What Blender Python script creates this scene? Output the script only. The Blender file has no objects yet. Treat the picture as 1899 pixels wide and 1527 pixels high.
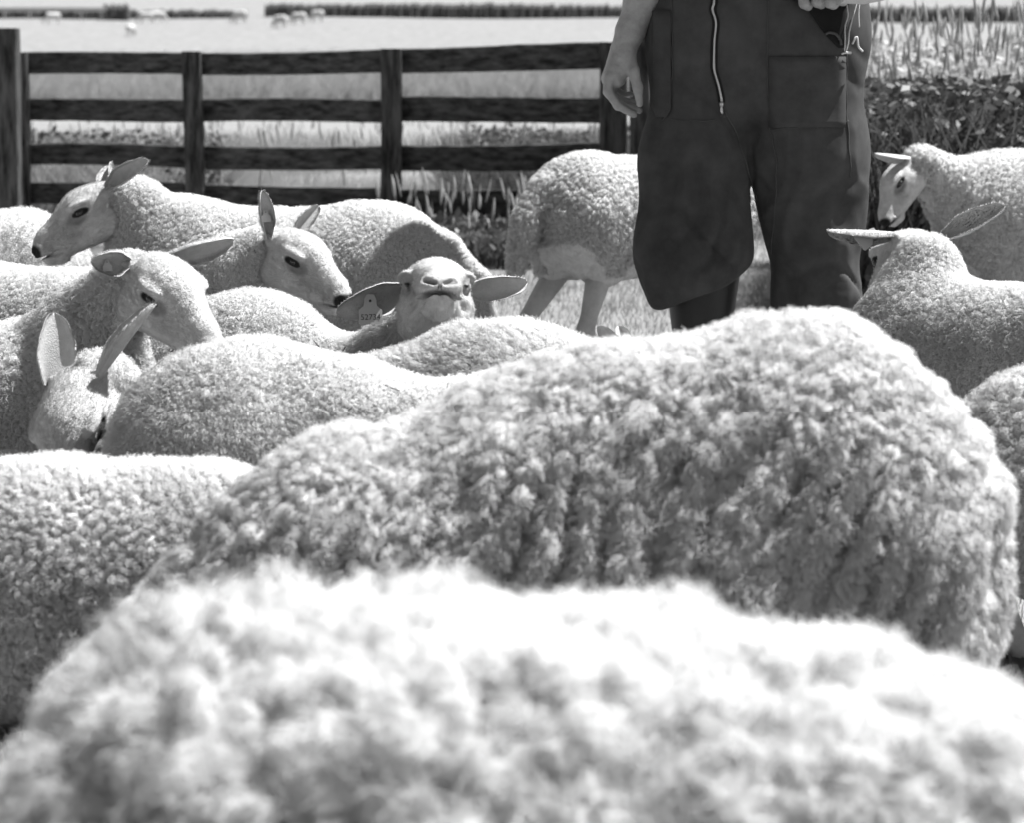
import bpy, math, random, time
import numpy as np
from mathutils import Vector, Matrix

T0 = time.time()
random.seed(7)
rng = np.random.default_rng(11)
scene = bpy.context.scene
COL = scene.collection

# ------------------------------------------------------------------ camera, sky, sun
CAM_H, FPX, CX, HOR = 0.95, 5000.0, 949.5, 141.0
cd = bpy.data.cameras.new('camera'); cam = bpy.data.objects.new('camera', cd); COL.objects.link(cam)
scene.camera = cam
cam.location = (0, 0, CAM_H)
PITCH = math.atan((763.5 - HOR) / FPX)
cam.rotation_euler = (math.radians(90) - PITCH, 0, 0)
cd.sensor_fit = 'HORIZONTAL'; cd.sensor_width = 36.0; cd.lens = FPX / 1899 * 36
cd.clip_start = 0.1; cd.clip_end = 3000
cd.dof.use_dof = True; cd.dof.focus_distance = 5.75; cd.dof.aperture_fstop = 7.5

SUN_EL, SUN_AZ = 62.0, 76.0          # azimuth clockwise from +Y (away from the camera)
w = bpy.data.worlds.new('World'); scene.world = w; w.use_nodes = True
nt = w.node_tree; nt.nodes.clear()
sky = nt.nodes.new('ShaderNodeTexSky'); sky.sky_type = 'NISHITA'; sky.sun_disc = False
sky.sun_elevation = math.radians(SUN_EL); sky.sun_rotation = math.radians(SUN_AZ)
bw = nt.nodes.new('ShaderNodeRGBToBW'); bg = nt.nodes.new('ShaderNodeBackground'); wo = nt.nodes.new('ShaderNodeOutputWorld')
nt.links.new(sky.outputs[0], bw.inputs[0]); nt.links.new(bw.outputs[0], bg.inputs[0]); nt.links.new(bg.outputs[0], wo.inputs[0])
bg.inputs[1].default_value = 0.05
sl = bpy.data.lights.new('sun', 'SUN'); sl.energy = 5.0; sl.angle = math.radians(0.5); sl.color = (1, 1, 1)
so = bpy.data.objects.new('sun', sl); COL.objects.link(so); so.location = (5, 8, 12)
sd = Vector((math.sin(math.radians(SUN_AZ)) * math.cos(math.radians(SUN_EL)), math.cos(math.radians(SUN_AZ)) * math.cos(math.radians(SUN_EL)), math.sin(math.radians(SUN_EL))))
so.rotation_euler = sd.to_track_quat('Z', 'Y').to_euler()
vs = scene.view_settings
vs.view_transform = 'Standard'; vs.look = 'None'; vs.gamma = 1; vs.use_curve_mapping = False; vs.exposure = 1.14
scene.cycles.max_bounces = 6; scene.cycles.diffuse_bounces = 1; scene.cycles.transparent_max_bounces = 4
scene.cycles.use_denoising = True
scene.cycles_curves.shape = 'RIBBONS'

def W(px, py, d):
    """world point seen at photograph pixel (px,py), d metres in front of the camera"""
    a = math.cos(PITCH); s = math.sin(PITCH)
    rx, ru = (px - CX) / FPX, (763.5 - py) / FPX
    dy = a + ru * s; dz = -s + ru * a
    return np.array([rx / dy * d, d, CAM_H + dz / dy * d])

# ------------------------------------------------------------------ object helpers
def tag(o, label=None, cat=None, group=None, kind=None):
    if label: o['label'] = label
    if cat: o['category'] = cat
    if group: o['group'] = group
    if kind: o['kind'] = kind
    return o
def empty(name, loc, **k):
    o = bpy.data.objects.new(name, None); COL.objects.link(o); o.location = tuple(loc); o.empty_display_size = .1
    return tag(o, **k)
def link_mesh(name, V, F, mat, parent=None, smooth=True, attrs=None):
    me = bpy.data.meshes.new(name)
    V = np.asarray(V, dtype=np.float32)
    if isinstance(F, np.ndarray):
        n = F.shape[1]
        me.vertices.add(len(V)); me.vertices.foreach_set('co', V.ravel())
        me.loops.add(F.size); me.loops.foreach_set('vertex_index', F.astype(np.int32).ravel())
        me.polygons.add(len(F)); me.polygons.foreach_set('loop_start', np.arange(len(F), dtype=np.int32) * n)
        me.update(calc_edges=True)
    else:
        me.from_pydata([tuple(map(float, v)) for v in V], [], [tuple(int(i) for i in f) for f in F]); me.update()
    if attrs:
        for k, a in attrs.items():
            at = me.attributes.new(k, 'FLOAT', 'POINT'); at.data.foreach_set('value', np.asarray(a, dtype=np.float32))
    if smooth: me.shade_smooth()
    me.materials.append(mat)
    o = bpy.data.objects.new(name, me); COL.objects.link(o)
    if parent: o.parent = parent
    return o
def link_hair(name, P, R, mat, parent=None, nrm=None):
    """P (n,k,3) points, R (n,k) radii"""
    n, k = P.shape[:2]
    c = bpy.data.hair_curves.new(name); c.add_curves([k] * n)
    c.position_data.foreach_set('vector', np.ascontiguousarray(P, dtype=np.float32).ravel())
    a = c.attributes.new('radius', 'FLOAT', 'POINT'); a.data.foreach_set('value', np.ascontiguousarray(R, dtype=np.float32).ravel())
    if nrm is not None:
        b = c.attributes.new('fnorm', 'FLOAT_VECTOR', 'CURVE'); b.data.foreach_set('vector', np.ascontiguousarray(nrm, dtype=np.float32).ravel())
    c.materials.append(mat)
    o = bpy.data.objects.new(name, c); COL.objects.link(o)
    if parent: o.parent = parent
    return o

# ------------------------------------------------------------------ materials
def mat(name, base, rough=.9, var=0.0, vscale=20.0, bump=0.0, bscale=60.0, attr=None, spec=.3, stretch=None, sub=0.0, detail=4, bdist=.01, metal=0, wave=False, trans=0.0, nattr=None, low=0.0, sharp=.25):
    m = bpy.data.materials.new(name); m.use_nodes = True
    t = m.node_tree; N = t.nodes; L = t.links
    p = N['Principled BSDF']
    p.inputs['Roughness'].default_value = rough; p.inputs['Specular IOR Level'].default_value = spec; p.inputs['Metallic'].default_value = metal
    tc = N.new('ShaderNodeTexCoord'); vec = tc.outputs['Object']
    if stretch:
        mp = N.new('ShaderNodeMapping'); mp.inputs['Scale'].default_value = stretch; L.new(vec, mp.inputs[0]); vec = mp.outputs[0]
    src = None
    if var:
        n = N.new('ShaderNodeTexNoise'); n.inputs['Scale'].default_value = vscale; n.inputs['Detail'].default_value = detail; n.inputs['Roughness'].default_value = .65
        L.new(vec, n.inputs['Vector'])
        r = N.new('ShaderNodeMapRange'); r.inputs['From Min'].default_value = .5 - sharp; r.inputs['From Max'].default_value = .5 + sharp
        r.inputs['To Min'].default_value = base * (1 - var); r.inputs['To Max'].default_value = base * (1 + var)
        L.new(n.outputs[0], r.inputs[0]); src = r.outputs[0]
    else:
        v = N.new('ShaderNodeValue'); v.outputs[0].default_value = base; src = v.outputs[0]
    if attr:
        a = N.new('ShaderNodeAttribute'); a.attribute_name = attr
        mu = N.new('ShaderNodeMath'); mu.operation = 'MULTIPLY'; L.new(src, mu.inputs[0]); L.new(a.outputs['Fac'], mu.inputs[1]); src = mu.outputs[0]
    L.new(src, p.inputs['Base Color'])
    if bump:
        n2 = N.new('ShaderNodeTexNoise'); n2.inputs['Scale'].default_value = bscale; n2.inputs['Detail'].default_value = 5
        L.new(vec, n2.inputs['Vector'])
        b = N.new('ShaderNodeBump'); b.inputs['Strength'].default_value = bump; b.inputs['Distance'].default_value = bdist
        L.new(n2.outputs[0], b.inputs['Height']); L.new(b.outputs[0], p.inputs['Normal'])
    if low:      # broad uneven greying of the coat
        n3 = N.new('ShaderNodeTexNoise'); n3.inputs['Scale'].default_value = 6; n3.inputs['Detail'].default_value = 4; L.new(tc.outputs['Object'], n3.inputs['Vector'])
        r3 = N.new('ShaderNodeMapRange'); r3.inputs['From Min'].default_value = .35; r3.inputs['From Max'].default_value = .65; r3.inputs['To Min'].default_value = 1 - low; r3.inputs['To Max'].default_value = 1.0
        m3 = N.new('ShaderNodeMath'); m3.operation = 'MULTIPLY'; L.new(n3.outputs[0], r3.inputs[0]); L.new(r3.outputs[0], m3.inputs[0]); L.new(src, m3.inputs[1]); src = m3.outputs[0]; L.new(src, p.inputs['Base Color'])
    if nattr:    # fibres take the direction of the lock they lie in
        an = N.new('ShaderNodeAttribute'); an.attribute_name = nattr
        vt = N.new('ShaderNodeVectorTransform'); vt.vector_type = 'NORMAL'; vt.convert_from = 'OBJECT'; vt.convert_to = 'WORLD'
        L.new(an.outputs['Vector'], vt.inputs[0]); L.new(vt.outputs[0], p.inputs['Normal'])
    if sub:
        p.inputs['Subsurface Weight'].default_value = sub; p.inputs['Subsurface Radius'].default_value = (1, 1, 1); p.inputs['Subsurface Scale'].default_value = .01
    if trans:
        tr = N.new('ShaderNodeBsdfTranslucent'); mx = N.new('ShaderNodeMixShader'); mx.inputs[0].default_value = trans
        L.new(src, tr.inputs[0]); L.new(p.outputs[0], mx.inputs[1]); L.new(tr.outputs[0], mx.inputs[2]); L.new(mx.outputs[0], N['Material Output'].inputs['Surface'])
    return m
M = {}
M['wool'] = mat('wool_fleece', .52, 1, .2, 45, 1.0, 230, spec=.03, bdist=.006)
M['wool_hair'] = mat('wool_fibre', .80, 1, .12, 60, spec=.0, trans=.08, nattr='fnorm', low=.14)
M['face'] = mat('short_face_hair', .60, .85, .14, 60, .6, 420, attr='tone', spec=.12, stretch=(1, 1, 1), bdist=.003)
M['face_hair'] = mat('face_fibre', .62, .9, .2, 40, spec=.0, trans=.08, nattr='fnorm')
M['eye'] = mat('eye_gloss', .012, .08, spec=.6)
M['hoof'] = mat('hoof_horn', .06, .6, .3, 40)
M['tag'] = mat('ear_tag_plastic', .42, .4, .05, 30)
M['tag_print'] = mat('ear_tag_print', .03, .6)
M['cloth'] = mat('coverall_cotton', .064, .95, .38, 9, .25, 900, spec=.12, bdist=.0015)
M['cloth_dark'] = mat('pocket_lining', .012, .95)
M['stitch'] = mat('seam_thread', .075, .8)
M['rubber'] = mat('boot_rubber', .018, .45, .2, 20, spec=.4)
M['skin'] = mat('weathered_skin', .33, .5, .22, 45, .7, 160, spec=.35, sub=.12, bdist=.0015)
M['metal'] = mat('zip_metal', .55, .3, metal=1)
M['paper'] = mat('note_paper', .6, .7, .04, 20)
M['hairdark'] = mat('dark_hair', .04, .7)
M['wood'] = mat('tarred_plank', .055, .7, .9, 4, .5, 30, spec=.35, stretch=(1.2, 9, 9), detail=6, sharp=.14)
M['wood_post'] = mat('tarred_post', .06, .7, .9, 4, .5, 30, spec=.35, stretch=(9, 9, 1.2), detail=6, sharp=.14)
M['wood_far'] = mat('weathered_far_rail', .06, .8, .4, 4)
M['soil'] = mat('meadow_turf', .22, 1, .35, 2.5, .6, 30, spec=.05)
M['blade'] = mat('dry_grass_blade', .32, .7, .35, 3, spec=.25, trans=.3)
M['blade_dark'] = mat('green_grass_blade', .12, .6, .5, 5, spec=.3, trans=.3)
M['leaf'] = mat('nettle_leaf', .085, .5, .5, 6, spec=.4, trans=.25)
M['seed'] = mat('seed_head', .5, .9, .2, 30, trans=.3)
M['straw'] = mat('straw_fleck', .16, .8, .5, 80)
M['hedge'] = mat('ditch_reed', .05, .9, .5, 3)

# ------------------------------------------------------------------ noise
def _h(i, j, k, s):
    with np.errstate(over='ignore'):
        x = (i.astype(np.uint32) * np.uint32(374761393)) ^ (j.astype(np.uint32) * np.uint32(668265263)) ^ (k.astype(np.uint32) * np.uint32(2147483647)) ^ np.uint32((s * 974634777) & 0xffffffff)
        x = (x ^ (x >> np.uint32(13))) * np.uint32(1274126177)
        x = (x ^ (x >> np.uint32(16))) * np.uint32(2246822519)
        x = x ^ (x >> np.uint32(15))
    return x.astype(np.float32) / np.float32(4294967295.0)
def vnoise(P, s=0):
    P = P.astype(np.float32); I = np.floor(P); f = P - I; I = I.astype(np.int64); f = f * f * (3 - 2 * f)
    r = 0
    for a in (0, 1):
        for b in (0, 1):
            for c in (0, 1):
                wt = (f[:, 0] if a else 1 - f[:, 0]) * (f[:, 1] if b else 1 - f[:, 1]) * (f[:, 2] if c else 1 - f[:, 2])
                r = r + wt * _h(I[:, 0] + a, I[:, 1] + b, I[:, 2] + c, s)
    return r * 2 - 1
def fbm(P, s=0, o=3):
    r = 0; a = 1; t = 0
    for i in range(o):
        r = r + a * vnoise(P * (2 ** i) + 17.3 * i, s + i); t += a; a *= .5
    return r / t
def worley(P, s=0, jit=.9):
    P = P.astype(np.float32); I = np.floor(P).astype(np.int64)
    n = len(P); F1 = np.full(n, 9., np.float32); F2 = np.full(n, 9., np.float32); C = np.zeros((n, 3), np.float32)
    for a in (-1, 0, 1):
        for b in (-1, 0, 1):
            for c in (-1, 0, 1):
                i, j, k = I[:, 0] + a, I[:, 1] + b, I[:, 2] + c
                q = np.stack([i + .5 + jit * (_h(i, j, k, s) - .5), j + .5 + jit * (_h(i, j, k, s + 1) - .5), k + .5 + jit * (_h(i, j, k, s + 2) - .5)], 1).astype(np.float32)
                d = np.sqrt(((q - P) ** 2).sum(1))
                m = d < F1
                F2 = np.where(m, F1, np.minimum(F2, d)); C[m] = q[m]; F1 = np.where(m, d, F1)
    return F1, F2, C

# ------------------------------------------------------------------ implicit modelling
def cone(P, a, b, r1, r2, sq=None):
    a = np.asarray(a, np.float32); b = np.asarray(b, np.float32); ab = b - a
    t = np.clip(((P - a) @ ab) / max(float(ab @ ab), 1e-9), 0, 1)
    q = P - a - t[:, None] * ab
    if sq is not None: q = q / np.asarray(sq, np.float32)
    return (np.sqrt((q * q).sum(1)) - (r1 + (r2 - r1) * t)) * (1 if sq is None else min(sq))
def ell(P, c, r, rot=None):
    q = P - np.asarray(c, np.float32)
    if rot is not None: q = q @ np.asarray(rot, np.float32)
    r = np.asarray(r, np.float32)
    k0 = np.sqrt(((q / r) ** 2).sum(1)); k1 = np.sqrt(((q / r ** 2) ** 2).sum(1)) + 1e-9
    return k0 * (k0 - 1) / k1
def smin(a, b, k):
    h = np.maximum(k - np.abs(a - b), 0) / k
    return np.minimum(a, b) - h * h * k * .25
def smax(a, b, k): return -smin(-a, -b, k)
def evalp(prims, P):
    d = None
    for p in prims:
        kind, k = p[0], p[1]
        v = cone(P, *p[2:]) if kind[0] == 'c' else ell(P, *p[2:])
        if d is None: d = v
        elif kind[1] == '+': d = smin(d, v, k)
        else: d = smax(d, -v, k)
    return d
def polygonize(fn, lo, hi, h):
    lo = np.asarray(lo, np.float32); hi = np.asarray(hi, np.float32)
    nb = np.maximum(1, np.ceil((hi - lo) / (4 * h)).astype(int)); n = nb * 4
    ax = [lo[i] + h * 4 * (np.arange(nb[i]) + .5) - h / 2 for i in range(3)]
    G = np.stack(np.meshgrid(*ax, indexing='ij'), -1).reshape(-1, 3).astype(np.float32)
    dc = fn(G).reshape(nb)
    full = np.kron(dc, np.ones((4, 4, 4), np.float32)).astype(np.float32)
    msk = np.abs(full) < 4 * h * 1.9
    ix = np.argwhere(msk)
    Pf = lo + ix.astype(np.float32) * h
    full[msk] = fn(Pf.astype(np.float32))
    F = full
    ins = F < 0
    nx, ny, nz = F.shape
    cnt = np.zeros((nx - 1, ny - 1, nz - 1), np.int16)
    for a in (0, 1):
        for b in (0, 1):
            for c in (0, 1):
                cnt += ins[a:nx - 1 + a, b:ny - 1 + b, c:nz - 1 + c]
    act = (cnt > 0) & (cnt < 8)
    cells = np.argwhere(act); idx = np.full(act.shape, -1, np.int64); idx[act] = np.arange(len(cells))
    acc = np.zeros((len(cells), 3)); num = np.zeros(len(cells))
    corners = [(a, b, c) for a in (0, 1) for b in (0, 1) for c in (0, 1)]
    for u in range(8):
        for v in range(u + 1, 8):
            A, B = corners[u], corners[v]
            if sum(abs(A[t] - B[t]) for t in range(3)) != 1: continue
            ca = cells + A; cb = cells + B
            fa = F[ca[:, 0], ca[:, 1], ca[:, 2]]; fb = F[cb[:, 0], cb[:, 1], cb[:, 2]]
            m = (fa < 0) != (fb < 0)
            t = np.where(m, fa / np.where(m, fa - fb, 1), 0)
            acc += np.where(m[:, None], ca + t[:, None] * (cb - ca), 0); num += m
    V = lo + acc / num[:, None] * h
    Q = []
    for axn in range(3):
        s0 = [slice(None)] * 3; s1 = [slice(None)] * 3
        s0[axn] = slice(0, -1); s1[axn] = slice(1, None)
        a = ins[tuple(s0)]; b = ins[tuple(s1)]
        o1, o2 = [(1, 2), (2, 0), (0, 1)][axn]
        for flip, mm in ((False, a & ~b), (True, ~a & b)):
            e = np.argwhere(mm)
            e = e[(e[:, o1] > 0) & (e[:, o2] > 0) & (e[:, o1] < F.shape[o1] - 1) & (e[:, o2] < F.shape[o2] - 1)]
            if not len(e): continue
            d1 = np.zeros(3, int); d1[o1] = 1; d2 = np.zeros(3, int); d2[o2] = 1
            q = [e - d1 - d2, e - d2, e, e - d1]
            q = np.stack([idx[x[:, 0], x[:, 1], x[:, 2]] for x in q], 1)
            Q.append(q[:, ::-1] if flip else q)
    Q = np.concatenate(Q); Q = Q[(Q >= 0).all(1)]
    # one relaxation pass to even out the lattice
    return V.astype(np.float32), Q
def vnormals(V, Q):
    fn = np.cross(V[Q[:, 2]] - V[Q[:, 0]], V[Q[:, 3]] - V[Q[:, 1]])
    N = np.zeros_like(V)
    for i in range(4): 
        for c in range(3): N[:, c] += np.bincount(Q[:, i], fn[:, c], len(V)).astype(np.float32)
    return N / (np.linalg.norm(N, axis=1, keepdims=True) + 1e-12)
def smooth(V, Q, it=1, f=.5):
    for _ in range(it):
        A = np.zeros_like(V); n = np.zeros(len(V), np.float32)
        for i in range(4):
            for j in ((i + 1) % 4, (i + 3) % 4):
                for c in range(3): A[:, c] += np.bincount(Q[:, i], V[Q[:, j], c], len(V)).astype(np.float32)
                n += np.bincount(Q[:, i], minlength=len(V))
        V = V * (1 - f) + f * A / np.maximum(n, 1)[:, None]
    return V.astype(np.float32)

PI = math.pi
# ------------------------------------------------------------------ fleece
def make_fleece(root, prims, lo, hi, style, seed, h, extra=None):
    st = dict(lock=.016, amp=.006, roll=None, ramp=0.0, hair=.010, n=60000, curl=.25, rad=.00035, grav=.3, clump=.5, lump=.006)
    st.update(style)
    V, Q = polygonize(lambda P: evalp(prims, P), lo, hi, h)
    V = smooth(V, Q, 3)
    N = vnormals(V, Q)
    Nb = N.copy()
    D = st['lump'] * fbm(V * 9, seed, 2)
    if st['roll']:
        rx, rl = st['roll']
        wv = np.stack([fbm(V * 7, seed + 9, 2), fbm(V * 7, seed + 12, 2), fbm(V * 7, seed + 15, 2)], 1) * .022
        U = V + wv
        sl = st.get('slant', .35)
        dep = np.clip((st.get('dtop', .62) - Nb[:, 2]) * 1.6, .12, 1)
        if st.get('wavy'):
            ph = (U[:, 0] + sl * (U[:, 2] - .4)) / rx + 1.15 * fbm(V * (1 / rl * .6), seed + 90, 2) + .24 * fbm(V * 22, seed + 91, 2)
            tr = np.abs(ph - np.round(ph)) * 2                      # 0 in the trough, 1 on the ridge
            brk = np.clip(.65 + 1.6 * fbm(V * (14, 9, 7), seed + 92, 2), .1, 1.3)
            D = D - st['ramp'] * np.exp(-(tr / .42) ** 2) * dep * brk + .35 * st['ramp'] * tr * dep
        else:
            U2 = np.stack([(U[:, 0] + sl * (U[:, 2] - .4)) / rx, U[:, 1] / rl, U[:, 2] / rl], 1)
            f1, f2, c = worley(U2, seed + 3)
            cr = np.clip((f2 - f1) / st.get('crease', .45), 0, 1)
            D = D + st['ramp'] * (cr ** .7 - .6) * dep
    L0 = st['lock']
    wv = np.stack([vnoise(V / (L0 * 2.3), seed + 31), vnoise(V / (L0 * 2.3), seed + 32), vnoise(V / (L0 * 2.3), seed + 33)], 1) * L0 * .9
    asp = st.get('asp', (1, 1, .7))
    U = (V + wv) / L0 * np.array(asp, np.float32)
    f1, f2, c = worley(U, seed + 5)
    b = np.clip(1 - f1 * f1 * 1.3, -.6, 1)
    mod = .65 + .35 * fbm(V * 14, seed + 41, 2) * 1.5
    D = D + st['amp'] * (b - .5) * mod
    f1b, f2b, _ = worley((V + wv * .6) / (L0 * .5), seed + 8)
    D = D + st['amp'] * .38 * (.6 - f1b)
    if 'tuft' in st:
        ts, ta = st['tuft']; g1, g2, _ = worley((V + .02 * np.stack([vnoise(V * 30, 71), vnoise(V * 30, 72), vnoise(V * 30, 73)], 1)) / ts, seed + 77); D = D + ta * (.7 - g1) * (1 + fbm(V * 8, 79, 2))
    V2 = (V + N * D[:, None]).astype(np.float32)
    if 'swell' in st: V2 += 0
    N2 = vnormals(V2, Q)
    o = link_mesh('fleece', V2, Q, M['wool'], root)
    nb_ = int(st.get('bits', 14)); cand = np.where((Nb[:, 2] > .05) & (Nb[:, 2] < .95))[0]
    if nb_ and len(cand):
        bi = rng.choice(cand, nb_); BV = []; BF = []
        for i in bi:
            p = V2[i] + N2[i] * st['hair'] * .75; t = np.cross(N2[i], rng.normal(size=3)); t /= np.linalg.norm(t); u = np.cross(N2[i], t)
            l = .004 + .014 * rng.random() ** 2; w_ = .0008 + .0007 * rng.random(); b0 = len(BV)
            for a_, c_ in ((-1, -1), (-1, 1), (1, 1), (1, -1)): BV.append(p + t * l * a_ + u * w_ * c_ + N2[i] * .002 * a_)
            for a_, c_ in ((-1, 0), (1, 0)): BV.append(p + t * l * a_ + N2[i] * (w_ * 1.5 + .002 * a_))
            BF += [(b0, b0 + 3, b0 + 2, b0 + 1), (b0, b0 + 4, b0 + 5, b0 + 3), (b0 + 1, b0 + 2, b0 + 5, b0 + 4)]
        tag(link_mesh('straw_bits', BV, np.array(BF), M['straw'], root, smooth=False), kind='stuff')
    # fibres: rooted on the locks, drawn to the tip of the lock they belong to
    n = int(st['n'])
    if n:
        keep = Nb[:, 2] > -.55
        fq = np.where(keep[Q].all(1))[0]
        # sides facing the camera get the most fibres
        fi = rng.choice(fq, n)
        uv = rng.random((n, 2)).astype(np.float32)
        q = Q[fi]
        bl = lambda A: (A[q[:, 0]] * ((1 - uv[:, 0]) * (1 - uv[:, 1]))[:, None] + A[q[:, 1]] * (uv[:, 0] * (1 - uv[:, 1]))[:, None] + A[q[:, 2]] * (uv[:, 0] * uv[:, 1])[:, None] + A[q[:, 3]] * ((1 - uv[:, 0]) * uv[:, 1])[:, None])
        R0 = bl(V2); NN = bl(N2 * .6 + Nb * .4); NN /= np.linalg.norm(NN, axis=1, keepdims=True)
        Lf = st.get('curlsize', L0); af = np.array(st.get('fasp', (1, 1, .8)), np.float32)
        wf = np.stack([vnoise(R0 / (Lf * 2.6), seed + 81), vnoise(R0 / (Lf * 2.6), seed + 82), vnoise(R0 / (Lf * 2.6), seed + 83)], 1) + .5 * np.stack([vnoise(R0 / (Lf * 1.1), seed + 84), vnoise(R0 / (Lf * 1.1), seed + 85), vnoise(R0 / (Lf * 1.1), seed + 86)], 1)
        wf = wf * Lf * st.get('warp', .75)
        _, _, cf_ = worley((R0 + wf) / Lf * af, seed + 5)
        cf_ = cf_ - wf / Lf * af
        tipc = NN * (Lf * .25)
        Cw = (cf_ / af * Lf - R0).astype(np.float32) + tipc     # towards the tip of its lock
        Cw -= (Cw * NN).sum(1)[:, None] * NN
        ln = st['hair'] * (.55 + .9 * rng.random(n).astype(np.float32)) * (1 + .45 * fbm(R0 * 16, seed + 61, 2))
        g = np.array([st.get('gx', 0), 0, -st['grav']], np.float32)
        d = NN + g + st.get('spread', .15) * rng.normal(size=(n, 3)).astype(np.float32)
        d /= np.linalg.norm(d, axis=1, keepdims=True)
        t1 = np.cross(d, rng.normal(size=(n, 3)).astype(np.float32)); t1 /= np.linalg.norm(t1, axis=1, keepdims=True); t2 = np.cross(d, t1)
        K = 5; P = np.zeros((n, K, 3), np.float32); Rr = np.zeros((n, K), np.float32)
        ph = rng.random(n) * 6.28; fr = 2.2 + rng.random(n) * 2
        for i in range(K):
            s = i / (K - 1)
            cu = st['curl'] * ln * s
            P[:, i] = R0 - NN * .001 + d * (ln * s)[:, None] + Cw * (st['clump'] * s ** 1.3) + t1 * (cu * np.cos(ph + fr * s * 2))[:, None] + t2 * (cu * np.sin(ph + fr * s * 2))[:, None]
            P[:, i, 2] -= st['grav'] * .4 * ln * s * s
            Rr[:, i] = st['rad'] * (1 - .65 * s)
        rad_ = -(Cw - tipc); rad_ = rad_ / (Lf * .6)
        nn = (Nb[q[:, 0]] + NN) * .5 + rad_ * st.get('knobn', .55); nn /= np.linalg.norm(nn, axis=1, keepdims=True)
        link_hair('wool_fibres', P, Rr, M['wool_hair'], root, nn)
    return o

# ------------------------------------------------------------------ sheep head (own frame: poll at origin, x to the nose, z up, metres)
def head_prims(muz=1.0):
    m = muz
    p = [('e+', .03, (.035, 0, -.005), (.060, .050, .050)),
         ('e+', .03, (.075, 0, .006), (.052, .046, .040)),
         ('c+', .030, (.085, 0, -.022), (.192, 0, -.043), .038, .0255 + .004 * (m - 1)),
         ('c+', .03, (.080, 0, .014), (.180, 0, -.018), .028, .018),
         ('c+', .022, (.028, .022, -.060), (.150, .010 * m, -.066), .034, .015),
         ('c+', .022, (.028, -.022, -.060), (.150, -.010 * m, -.066), .034, .015),
         ('e+', .014, (.046, .035, -.040), (.044, .022, .038)), ('e+', .014, (.046, -.035, -.040), (.044, .022, .038)),
         ('e+', .008, (.076, .046, .0155), (.030, .014, .009)), ('e+', .008, (.076, -.046, .0155), (.030, .014, .009)),
         ('e+', .014, (.199, 0, -.043), (.022, .027 * m, .020)),
         ('c+', .010, (.165, .008 * (m - 1) * 2, -.074), (.190, 0, -.070), .019 * m ** .7, .014 * m ** .8),
         ('c+', .010, (.165, -.008 * (m - 1) * 2, -.074), (.190, 0, -.070), .019 * m ** .7, .014 * m ** .8)]
    for s in (1, -1):
        p += [('e-', .018, (.128, s * .052 , -.040), (.040, .016, .016)), ('e-', .010, (.100, s * .050, -.012), (.020, .010, .012)), ('e-', .006, (.083, s * .053, -.002), (.020, .012, .0108)), ('e+', .004, (.084, s * .040, -.003), (.0165, .0135, .0115)),
              ('c+', .012, (.0, s * .034, .010), (-.006, s * .044, .016), .018, .008), ('c+', .010, (.095, s * .036, -.034), (.040, s * .046, -.030), .008, .012), ('c+', .004, (.066, s * .0485, .006), (.098, s * .0465, .006), .0052, .0042), ('c+', .003, (.070, s * .0470, -.011), (.098, s * .0440, -.012), .0034, .003), ('c+', .004, (.098, s * .0455, .002), (.104, s * .0445, -.008), .0034, .003),
              ('c-', .006, (.104, s * .047, -.014), (.122, s * .039, -.034), .004, .002)]
        p += [('c+', .006, (.206, 0, -.052), (.184, s * .026 * m, -.059), .0055, .0055)]
        p += [('c-', .004, (.220, s * .007 * m, -.044), (.213, s * .020 * m, -.036), .0036, .0050),
              ('c-', .003, (.212, 0, -.0575), (.196, s * .024 * m, -.0615), .012, .012, (1, 1, .2)), ('c-', .003, (.196, s * .024 * m, -.0615), (.172, s * .031 * m, -.071), .012, .010, (1, 1, .2)),
              ('c-', .003, (.172, s * .031 * m, -.071), (.142, s * .034 * m, -.083), .010, .005, (1, 1, .22))]
    p.append(('c-', .004, (.224, 0, -.046), (.210, 0, -.062), .0016, .0018))
    return p
_hc = {}
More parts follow.
